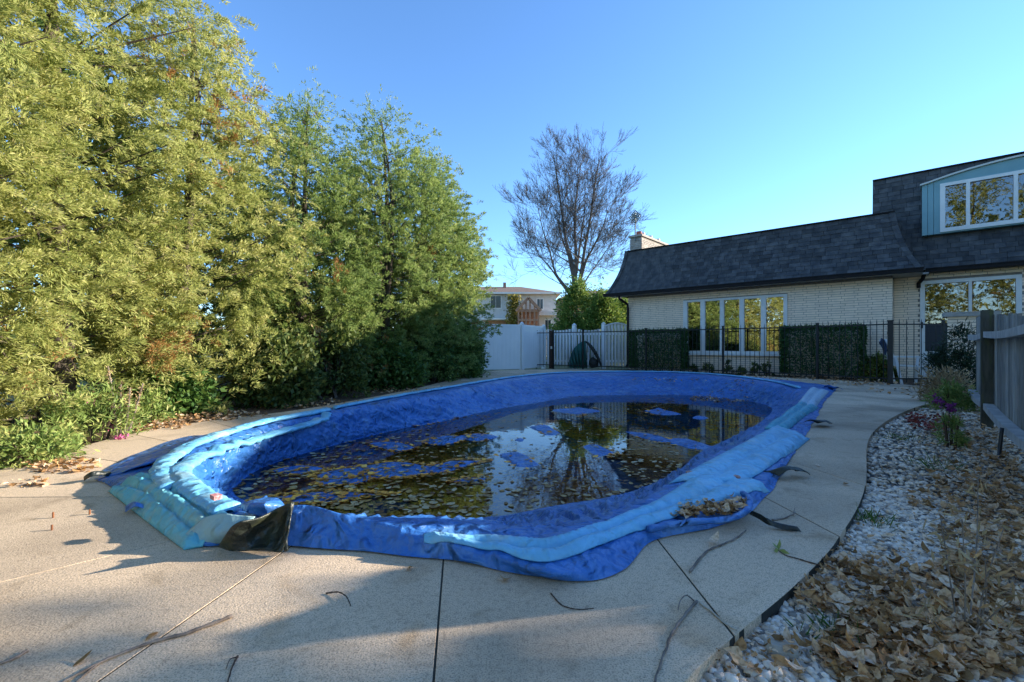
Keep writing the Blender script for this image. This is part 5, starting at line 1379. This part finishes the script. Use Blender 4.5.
# evergreen beyond the white fence, vine and trees further off
def conifer_mass(x, y, h, r, seed, label, name='evergreen_tree', mat='evergreen_far', n=16000, lf=.22, group=None):
    rng = np.random.default_rng(seed); t = empty(name, (x, y, -.07), label, 'tree', group)
    mb = MB(); mb.tube([Vector((x, y, -.1)), Vector((x, y, h * .5)), Vector((x, y, h * .95))], [.12, .07, .01], 6); mb.build('trunk', 'bark', t)
    nb = 150; f = rng.beta(1, 1.3, nb); a = rng.uniform(0, 6.28, nb); rad = r * np.maximum(.1, (1 - f ** 1.6)) * rng.uniform(.6, 1.1, nb)
    cp = np.stack([x + rad * np.cos(a), y + rad * np.sin(a), f * h * .95 + .1], 1); idx = rng.integers(0, nb, n)
    pos = cp[idx] + rng.normal(size=(n, 3)) * .22
    d = norm(np.stack([np.cos(a[idx]), np.sin(a[idx]), np.full(n, .5)], 1) + rng.normal(size=(n, 3)) * .5)
    v = leaf_quads(pos, d, rng.normal(size=(n, 3)), lf * rng.uniform(.5, 1.2, n), lf * .3 * rng.uniform(.6, 1.3, n))
    quads('crown', v, np.clip(rng.beta(2, 2, n) + rng.uniform(-.2, .2, nb)[idx], 0, 1), mat, t)
conifer_mass(Q(577, 24).x, 24, 4.2, 1.35, 81, 'tall dark green evergreen directly behind the picket fence', group='evergreens beyond the white fence')
conifer_mass(Q(602, 23).x, 23, 3.6, 1.4, 82, 'lighter green evergreen behind the picket fence, next to the house corner', group='evergreens beyond the white fence')
conifer_mass(Q(622, 25).x, 25, 3.5, 1.3, 83, 'evergreen half hidden behind the house corner', group='evergreens beyond the white fence')
# bare tree
bt = empty('bare_tree', (Q(575, 31).x, 31, -.1), 'tall leafless tree with several rising limbs behind the white fence', 'tree')
mb = MB(); rr = random.Random(5); bx = Q(575, 31).x
mb.tube([Vector((bx, 31, -.1)), Vector((bx + .05, 31, 1.4)), Vector((bx, 31, 3.0))], [.26, .2, .18], 9)
mb.build('trunk', 'bark_pale', bt, smooth=True)
def limb(pts, r0, nm='limb'):
    mb = MB(); P_ = [Vector(q) for q in catmull(pts, 16)]; rd = list(np.linspace(r0, r0 * .18, 16)); mb.tube(P_, rd, 7)
    for k in range(3, 16):
        for j in range(2 if k > 6 else 1):
            dd = (P_[min(15, k + 1)] - P_[k - 1]).normalized(); sd_ = Vector((rr.gauss(0, 1), rr.gauss(0, 1), rr.gauss(0, .45)))
            branch_tree(mb, P_[k], (dd * .55 + sd_.normalized() * .9).normalized(), rr.uniform(.9, 1.45) * (1.25 - .03 * k), rd[k] * .42, 4, .62, rr, .05, .0065, (1, 2), 4, .10)
    mb.build(nm, 'bark_pale', bt)
def bq(x, y, dy=0): 
    Yd = 31 + dy; x = 574 + (x - 574) * .64; y = 292 - (292 - y) * .87 if y < 292 else y; return Q(x, Yd, CAM_H + (HZ - y) * Yd / FPX)
limb([bq(574, 300), bq(572, 262), bq(562, 235), bq(556, 205), bq(548, 165), bq(543, 140)], .15)
limb([bq(575, 300), bq(577, 250), bq(575, 215, 1), bq(578, 180, 1), bq(585, 145, 1.5)], .14)
limb([bq(577, 300), bq(585, 270), bq(590, 245), bq(600, 205), bq(607, 165), bq(614, 140)], .15)
limb([bq(574, 300), bq(560, 285), bq(545, 270), bq(536, 245, -1), bq(525, 220, -1.5), bq(518, 195, -2)], .10)
limb([bq(582, 285), bq(592, 258, -1), bq(606, 238, -1.5), bq(620, 215, -2), bq(628, 195, -2)], .10)
limb([bq(573, 280), bq(565, 250, 1), bq(553, 225, 2), bq(545, 195, 2)], .09)
limb([bq(578, 270), bq(584, 235, 2), bq(590, 200, 2), bq(592, 165, 2)], .09)
limb([bq(570, 297), bq(552, 280, 1), bq(535, 262, 1.5), bq(520, 250, 2), bq(510, 235, 2)], .08)
limb([bq(584, 290), bq(598, 272, 1), bq(612, 258, 1.5), bq(624, 245, 1.5)], .07)
# far houses
def far_house():
    Yd = 42
    def q(x, y, dy=0): return Q(x, Yd + dy, CAM_H + (HZ - y) * (Yd + dy) / FPX)
    h = empty('neighbour_house', Q(515, Yd), 'pale two storey house with brown roof beyond the white fence', 'house')
    X0, X1 = q(440, 0).x, q(556, 0).x; ez = q(500, 293).z
    mb = MB(); mb.hexa([Vector((X0, Yd, -.08)), Vector((X1, Yd, -.08)), Vector((X1, Yd + 9, -.08)), Vector((X0, Yd + 9, -.08)), Vector((X0, Yd, ez)), Vector((X1, Yd, ez)), Vector((X1, Yd + 9, ez)), Vector((X0, Yd + 9, ez))]); w = mb.build('wall', 'far_wall', h)
    mb = MB(); rz = ez + 1.15; mb.add([(X0 - .5, Yd - .5, ez), (X1 + .5, Yd - .5, ez - .03), (X1 + .5, Yd + 9.5, ez), (X0 - .5, Yd + 9.5, ez), (X0 + 2, Yd + 4.5, rz), (X1 - 3.2, Yd + 4.5, rz)], [(0, 1, 5, 4), (1, 2, 5), (2, 3, 4, 5), (3, 0, 4), (3, 2, 1, 0)])
    rf = mb.build('roof', 'far_roof', h)
    mb = MB(); mb.box(((X0 + X1) / 2, Yd - .52, ez - .06), (1, 0, 0), (0, 1, 0), (0, 0, 1), X1 - X0 + 1.05, .1, .16); mb.build('gutter', 'white_paint', rf)
    mb = MB(); mb.box((q(504, 0).x, Yd + 3.6, rz - .05), (1, 0, 0), (0, 1, 0), (0, 0, 1), .3, .3, .7); mb.build('vent', 'far_wood', rf)
    def window(x0, x1, y0, y1, nm='window', gm='far_glass'):
        a, b = q(x0, y1), q(x1, y0); wv = empty(nm, (a + b) / 2, parent=h)
        mb = MB(); mb.box(((a.x + b.x) / 2, Yd - .02, (a.z + b.z) / 2), (1, 0, 0), (0, 1, 0), (0, 0, 1), b.x - a.x + .16, .06, b.z - a.z + .16); mb.build('frame', 'white_paint', wv)
        for k in range(2):
            c0 = a.x + (b.x - a.x) * (k + .5) / 2; mb = MB(); mb.box((c0, Yd - .06, (a.z + b.z) / 2), (1, 0, 0), (0, 1, 0), (0, 0, 1), (b.x - a.x) / 2 - .05, .03, b.z - a.z - .04); mb.build('pane', gm, wv)
    window(490.5, 501, 296, 308); window(537, 543, 299, 309); window(545, 551, 320, 330)
    a, b = q(486, 340), q(511, 321)
    mb = MB(); mb.box(((a.x + b.x) / 2, Yd - .03, (a.z + b.z) / 2 - 1), (1, 0, 0), (0, 1, 0), (0, 0, 1), b.x - a.x, .08, b.z - a.z + 2); mb.build('brick_base', 'far_brick', h)
    mb = MB(); a = q(500, 320); mb.box((a.x, Yd - .4, a.z + .05), (1, 0, 0), (0, 1, 0), (0, 0, 1), 3.4, .9, .12); mb.build('canopy', 'white_paint', h)
    # gabled timber porch
    pz = q(528, 297.5); l_, r_ = q(517, 309), q(541, 309); yy = Yd - 1.6
    k_ = yy / Yd
    mb = MB()
    def pt(x, y): return Vector(((x - CX) / FPX * yy, yy, CAM_H + (HZ - y) * yy / FPX))
    for a_, b_ in ((pt(516, 311), pt(528.5, 298)), (pt(528.5, 298), pt(541, 311))): 
        d_ = (b_ - a_).normalized(); mb.box((a_ + b_) / 2, d_, (0, 1, 0), d_.cross(Vector((0, 1, 0))), (b_ - a_).length, .5, .22)
    por = empty('porch', pt(528, 345), parent=h)
    mb.build('gable_rafter', 'far_wood', por)
    mb = MB()
    for x in (518.5, 522, 526, 530, 534.5, 538.5):
        t_ = pt(x, 299.5 + abs(x - 528.5) * 1.05); b_ = pt(x, 360); mb.box((t_ + b_) / 2, (1, 0, 0), (0, 1, 0), (0, 0, 1), .14, .14, (t_ - b_).length)
    for y in (311, 320, 330):
        a_, b_ = pt(518, y), pt(539, y); mb.box((a_ + b_) / 2 + Vector((0, -.01, 0)), (1, 0, 0), (0, 1, 0), (0, 0, 1), b_.x - a_.x, .16, .16)
    mb.build('porch_frame', 'far_wood', por)
    mb = MB(); a_, b_ = pt(519, 350), pt(538, 309); mb.box((a_ + b_) / 2 + Vector((0, .4, 0)), (1, 0, 0), (0, 1, 0), (0, 0, 1), b_.x - a_.x, .05, b_.z - a_.z); mb.build('porch_glass', 'far_brick', por)
    mb = MB(); a_ = q(547, 314); mb.box((a_.x, Yd - .5, a_.z), (1, 0, 0), (0, 1, 0), (0, 0, 1), 1.6, 1.0, .35); mb.build('balcony', 'far_wall', h)
far_house()
vx = Q(514, 40.6)
rng = np.random.default_rng(91); vt = empty('climbing_vine', (vx.x, 40.6, -.07), 'yellow green vine climbing the pale house beyond the fence', 'plant')
n = 2600; pos = np.stack([vx.x + rng.normal(0, .33, n), 40.9 + rng.normal(0, .2, n), rng.uniform(.2, 5.4, n)], 1)
quads('foliage', leaf_quads(pos, rng.normal(size=(n, 3)), rng.normal(size=(n, 3)), rng.uniform(.12, .3, n), rng.uniform(.08, .2, n)), rng.uniform(0, 1, n), 'vine', vt)
mb = MB(); mb.tube([Vector((vx.x, 41, -.1)), Vector((vx.x + .1, 41, 2.5)), Vector((vx.x, 41, 5))], [.06, .05, .02], 5); mb.build('stem', 'bark', vt)
h2 = empty('neighbour_house', Q(600, 55), 'brown roofed house glimpsed behind the evergreens by the house corner', 'house')
a = Q(600, 55); ez = CAM_H + (HZ - 298) * 55 / FPX
mb = MB(); mb.box((a.x, 60, ez / 2 - .05), (1, 0, 0), (0, 1, 0), (0, 0, 1), 9, 8, ez); mb.build('wall', 'far_brick', h2)
mb = MB(); mb.add([(a.x - 5, 55.5, ez), (a.x + 5, 55.5, ez), (a.x + 5, 64.5, ez), (a.x - 5, 64.5, ez), (a.x - 2, 60, ez + 1.5), (a.x + 2, 60, ez + 1.5)], [(0, 1, 5, 4), (1, 2, 5), (2, 3, 4, 5), (3, 0, 4), (3, 2, 1, 0)]); mb.build('roof', 'far_roof', h2)
# a distant belt of trees closing the horizon
rng = np.random.default_rng(92); n = 30000
ang = rng.uniform(0, 2 * np.pi, n); rad = rng.uniform(75, 110, n)
hh = 3.2 + 1.4 * np.sin(ang * 17) + 1.0 * np.sin(ang * 41 + 1)
pos = np.stack([rad * np.cos(ang), rad * np.sin(ang), rng.uniform(0, 1, n) * hh], 1)
quads('distant_trees', leaf_quads(pos, rng.normal(size=(n, 3)), rng.normal(size=(n, 3)), rng.uniform(.8, 2.0, n), rng.uniform(.6, 1.4, n)), rng.uniform(0, 1, n), 'cedar_green', kind='stuff', label='distant belt of trees on the horizon', cat='trees')

# ================================================================== LAWN CHAIR
cc = Q(908, 10.95, 0.0); chair = empty('lawn_chair', (cc.x, cc.y, -.02), 'white plastic lawn chair in front of the patio window', 'chair')
ax_, ay_ = Vector((.9, -.43, 0)), Vector((.43, .9, 0))
ch_ = Vector((cc.x, cc.y, -.02))
def cb(x, y, z, lx, ly, lz, nm, tilt=0, mat='plastic_white'):
    az = Vector((0, 0, 1)); aX, aY, aZ = ax_, ay_, az
    if tilt: aX = (ax_ * math.cos(tilt) + az * math.sin(tilt)); aZ = (az * math.cos(tilt) - ax_ * math.sin(tilt))
    mb = MB(); mb.box(ch_ + ax_ * x + ay_ * y + Vector((0, 0, z)), aX, aY, aZ, lx, ly, lz); return mb.build(nm, mat, chair)
cb(0, 0, .42, .48, .50, .035, 'seat', -.06)
for y in np.linspace(-.2, .2, 5): cb(-.36, y, .72, .03, .07, .62, 'back_slat', .38)
cb(-.47, 0, 1.02, .05, .52, .07, 'back_rail', .38)
for y in (-.27, .27):
    cb(-.02, y, .64, .58, .055, .03, 'armrest'); cb(.24, y, .31, .05, .045, .66, 'leg', -.06); cb(-.25, y, .31, .05, .045, .66, 'leg', .18)
mb = MB()
g = [[ch_ + ax_ * (-.52 + .1 * u) + ay_ * (-.25 + .35 * w) + Vector((0, 0, 1.06 - .32 * u + .06 * math.sin(5 * w))) for w in (0, .5, 1)] for u in (0, .5, 1)]
o = patch('towel', g, 'cloth_blue', None, .01, .03); tag(o, 'dark blue cloth hung over the lawn chair back', 'cloth')

# ================================================================== GRAVEL AND LITTER
ico = [(0, 0, 1)] + [(math.cos(k * 1.2566) * .894, math.sin(k * 1.2566) * .894, .447) for k in range(5)] + [(math.cos((k + .5) * 1.2566) * .894, math.sin((k + .5) * 1.2566) * .894, -.447) for k in range(5)]
ico_f = [(0, 1 + k, 1 + (k + 1) % 5) for k in range(5)] + [(1 + k, 6 + k, 1 + (k + 1) % 5) for k in range(5)] + [(1 + (k + 1) % 5, 6 + k, 6 + (k + 1) % 5) for k in range(5)]
def pebbles(name, X, Y, Z, S, label, mat='pebble'):
    N = len(X); base = np.array(ico); nv_ = len(base)
    a = RNG.uniform(0, 6.28, N); el = RNG.uniform(1.0, 1.7, N); fl = RNG.uniform(.45, .75, N)
    v = base[None] * np.stack([S * el, S, S * fl], 1)[:, None, :] * RNG.uniform(.82, 1.18, (N, nv_, 1))
    tl = RNG.normal(0, .3, N); c_, s_ = np.cos(tl), np.sin(tl)
    v = np.stack([v[..., 0] * c_[:, None] - v[..., 2] * s_[:, None], v[..., 1], v[..., 0] * s_[:, None] + v[..., 2] * c_[:, None]], -1)
    c_, s_ = np.cos(a), np.sin(a)
    v = np.stack([v[..., 0] * c_[:, None] - v[..., 1] * s_[:, None], v[..., 0] * s_[:, None] + v[..., 1] * c_[:, None], v[..., 2]], -1)
    v += np.stack([X, Y, Z], 1)[:, None, :]
    F_ = (np.array(ico_f)[None] + (np.arange(N) * nv_)[:, None, None]).reshape(-1, 3)
    me = bpy.data.meshes.new(name); me.vertices.add(N * nv_); me.vertices.foreach_set('co', v.astype(np.float32).ravel())
    me.loops.add(len(F_) * 3); me.loops.foreach_set('vertex_index', F_.astype(np.int32).ravel())
    me.polygons.add(len(F_)); me.polygons.foreach_set('loop_start', np.arange(0, len(F_) * 3, 3, dtype=np.int32)); me.polygons.foreach_set('loop_total', np.full(len(F_), 3, dtype=np.int32))
    me.polygons.foreach_set('use_smooth', np.ones(len(F_), dtype=bool))
    at_ = me.attributes.new('tint', 'FLOAT', 'POINT'); at_.data.foreach_set('value', np.repeat(RNG.uniform(0, 1, N), nv_).astype(np.float32))
    me.materials.append(MATS[mat]); me.update(calc_edges=True)
    o = bpy.data.objects.new(name, me); COL.objects.link(o); return tag(o, label, 'gravel', kind='stuff')
n = 60000
X = RNG.uniform(-.3, 7.5, n); Y = RNG.uniform(.4, 7.5, n)
sx = CX + FPX * X / Y
near = np.clip(2.6 / Y, .16, 1.0)
ok = inpoly(X, Y, GRAVEL_POLY) & (sx < 1120) & (RNG.uniform(0, 1, n) < near * 1.25)
X, Y = X[ok], Y[ok]
n2 = 46000; X2 = RNG.uniform(.2, 2.6, n2); Y2 = RNG.uniform(.9, 3.0, n2); ok = inpoly(X2, Y2, GRAVEL_POLY) & (CX + FPX * X2 / Y2 < 1100)
X = np.concatenate([X, X2[ok]]); Y = np.concatenate([Y, Y2[ok]])
S = (.007 + .013 * RNG.beta(1.5, 2.5, len(X))) * np.clip(.9 + .09 * Y, 1, 1.6)
pebbles('gravel', X, Y, -.058 + RNG.uniform(0, .022, len(X)), S, 'white and grey pebbles of the gravel bed by the fence')
ELL = [(905, 655, 90, 40, 1.3), (860, 590, 55, 30, 1.2), (985, 620, 60, 60, 1.0), (985, 545, 50, 40, .8), (965, 500, 60, 18, 1.1), (1000, 460, 30, 40, 1.6), (965, 425, 40, 22, 1.6), (915, 410, 30, 9, 1.5), (830, 555, 12, 22, 1.0), (812, 600, 20, 16, .8), (925, 560, 60, 60, .12), (1005, 520, 25, 30, 1.4), (975, 470, 45, 22, 1.2), (955, 440, 40, 16, 1.2), (940, 400, 30, 8, 1.2), (760, 660, 60, 30, .08), (940, 620, 90, 50, .7)]
X, Y, S = litter('', ELL, 3400, -.04, '', smin=.018, smax=.07)
ok = inpoly(X, Y, GRAVEL_POLY); X, Y, S = X[ok], Y[ok], S[ok]
lit_build('leaf_litter', X, Y, RNG.uniform(-.045, .004, len(X)), S, 'dead_leaf', 'drifts of tan dead leaves over the gravel bed', .3, .45)
X, Y, S = litter('', ELL + [(900, 500, 110, 60, .25), (760, 655, 70, 30, .3)], 5200, -.04, '', smin=.007, smax=.024)
ok = inpoly(X, Y, GRAVEL_POLY); X, Y, S = X[ok], Y[ok], S[ok]
lit_build('leaf_crumbs', X, Y, RNG.uniform(-.045, .0, len(X)), S, 'dead_leaf', 'broken leaf crumbs scattered between the pebbles', .6, .4)
X, Y, S = litter('', [(935, 425, 26, 7), (915, 420, 10, 5)], 260, -.02, '')
lit_build('red_leaves', X, Y, RNG.uniform(-.02, .04, len(X)), S * .8, 'red_leaf', 'dark red leaves in the litter beside the purple flowers', .5)
# grass tufts in the gravel
def tuft(px_, py_, n, h, label, mat='grass', w=.006, spread=.06):
    c = P(px_, py_, -.05); rng = np.random.default_rng(px_)
    pos = np.stack([c.x + rng.normal(0, spread, n), c.y + rng.normal(0, spread, n), np.full(n, -.05)], 1)
    d = norm(rng.normal(size=(n, 3)) * np.array([.7, .7, .2]) + np.array([0, 0, .8]))
    quads('grass_tuft', leaf_quads(pos, d, rng.normal(size=(n, 3)), h * rng.uniform(.5, 1.2, n), np.full(n, w)), rng.uniform(0, 1, n), mat, label=label, cat='grass', group='weeds in the gravel')
tuft(838, 640, 160, .07, 'green grass tuft in the gravel near the bottom of the picture', spread=.05)
tuft(872, 523, 120, .08, 'green weed in the gravel at the edge of the concrete', spread=.05)
tuft(905, 440, 70, .10, 'small green sprout in the gravel near the red leaves', spread=.1)
tuft(938, 470, 50, .16, 'thin green weed in the middle of the gravel', spread=.08)
c = P(965, 640, -.05)
stalks('straw_plant', c, [Q(940, c.y + .15, .30), Q(962, c.y, .34), Q(985, c.y - .1, .26), Q(1005, c.y, .32), Q(1010, c.y - .15, .16), Q(925, c.y - .1, .12), Q(978, c.y + .25, .4)], 'thin straw coloured dried stems standing in the leaves at bottom right', nhead=26, spreadh=.5, hl=.05, hw=.008, rad=.003, hr=.02)
# flat stone
c = P(783, 652, -.045); mb = MB(); pts = [(math.cos(a) * .062 * random.uniform(.85, 1.1), math.sin(a) * .042 * random.uniform(.85, 1.1)) for a in np.linspace(0, 6.0, 9)]
mb.prism([(c.x + a * .9 + b * .3, c.y + b - a * .25) for a, b in pts], -.05, -.014, .012); mb.build('flat_stone', 'flat_stone', label='pale flat stone lying among the pebbles', cat='stone')
# twigs and odd leaves on the concrete
def twig(pts, r, label, mat='stick', forks=()):
    t = empty('twig', P(*pts[0][:2]), label, 'twig', 'twigs on the concrete')
    P_ = [P(x, y, 0) + Vector((0, 0, r * 1.05 + (q[0] if q else 0))) for x, y, *q in pts]
    P_ = [Vector(p) for p in catmull(P_, 6 * len(P_))]
    for p in P_: p += Vector((noise.noise(p * 40), noise.noise(p * 40 + Vector((3, 0, 0))), 0)) * r * .9
    mb = MB(); mb.tube(P_, [r * (1 - .5 * i / len(P_)) * (1 + .18 * math.sin(i * 2.1)) for i in range(len(P_))], 7); mb.build('stem', mat, t, smooth=True)
    for fk in forks:
        F_ = catmull([P(x, y, 0) + Vector((0, 0, r * .8 + (q[0] if q else 0))) for x, y, *q in fk], 8); mb = MB(); mb.tube(F_, list(np.linspace(r * .6, r * .25, 8)), 5); mb.build('side_shoot', mat, t, smooth=True)
    return t
twig([(232, 618), (190, 634), (150, 645), (110, 660), (60, 686)], .006, 'long knobbly stick at the bottom left of the concrete', forks=[[(100, 664), (85, 676), (70, 690)]])
twig([(28, 652), (14, 660), (-6, 668)], .005, 'short stick at the bottom left edge of the picture')
twig([(697, 603), (676, 628), (665, 652), (654, 686)], .005, 'pale bent stick pointing down at the bottom centre', forks=[[(694, 602), (686, 599, .01), (680, 606, .012), (678, 612, .002)]])
twig([(690, 573), (706, 553), (724, 545), (738, 538), (746, 531)], .005, 'dark crooked stick beside the near right corner of the cover')
twig([(772, 521), (785, 519), (796, 515, .01)], .005, 'short forked twig above the black strap', forks=[[(793, 516), (795, 512, .02)]])
tg = twig([(820, 566), (800, 560), (786, 556), (776, 549)], .003, 'thin twig with a green leaf at its tip', 'stick_brown')
v = leaf_quads(np.array([tuple(P(779, 551) + Vector((0, 0, .006)))] * 6), RNG.normal(size=(6, 3)) * np.array([1, 1, .3]) + np.array([-.5, .5, .2]), rvec(6), np.full(6, .05), np.full(6, .02)); quads('leaf', v, RNG.uniform(0, 1, 6), 'herb', tg)
twig([(326, 594), (338, 595, .008), (347, 601, .01), (351, 607)], .003, 'small curled brown twig in front of the blue flap', 'stick_brown')
twig([(551, 594), (562, 606), (578, 610), (594, 609)], .0025, 'thin curved twig in front of the near tip of the cover', 'stick_brown')
twig([(238, 657), (232, 668), (228, 684)], .003, 'dark crumbled twig at the bottom left of the centre', 'stick_brown', forks=[[(236, 658), (230, 662, .005), (226, 670)]])
twig([(700, 604), (712, 613), (726, 625), (737, 631)], .004, 'long grass blade lying in the joint of the slabs', 'flat_stone')
# twigs on the tube
def leafone(px_, py_, z, size, label, tint=.7):
    p = P(px_, py_, z); v = leaf_shapes(np.array([[p.x, p.y, p.z]]), np.array([size]), .25, .3)
    quads('fallen_leaf', v, np.full(8, tint), 'dead_leaf', label=label, cat='leaf', group='single leaves on the concrete')
leafone(715, 539, .02, .085, 'pale dry leaf beside the dark crooked stick', .9)
leafone(818, 465, .008, .05, 'pale leaf on the concrete right of the blue tube', .95)
leafone(152, 634, .008, .05, 'small brown leaf lying near the long stick', .3)
leafone(84, 659, .008, .05, 'brown leaf fragment at the bottom left', .2)
leafone(505, 579, .008, .05, 'brown leaf crumbs in front of the near edge of the cover', .35)
leafone(846, 484, .008, .05, 'brown leaf on the right walkway', .3)
leafone(410, 568, .008, .045, 'brown leaf crumbs at the slab joint below the blue flap', .35)
for k, (x, y, h_) in enumerate(((53.1, 517.8, .030), (89.7, 514.3, .027), (51.9, 530.1, .026))):
    p = P(x, y, 0); mb = MB(); mb.tube([p + Vector((0, 0, -.004)), p + Vector((0, 0, h_ * .9)), p + Vector((0, 0, h_))], [.0045, .0045, .003], 7)
    mb.build('rusty_pin', 'rust', label=('rusty pin in the concrete, far left one of three', 'rusty pin in the concrete nearest the turquoise mat', 'rusty pin in the concrete nearest the camera')[k], cat='pin', group='rusty pins in the concrete')
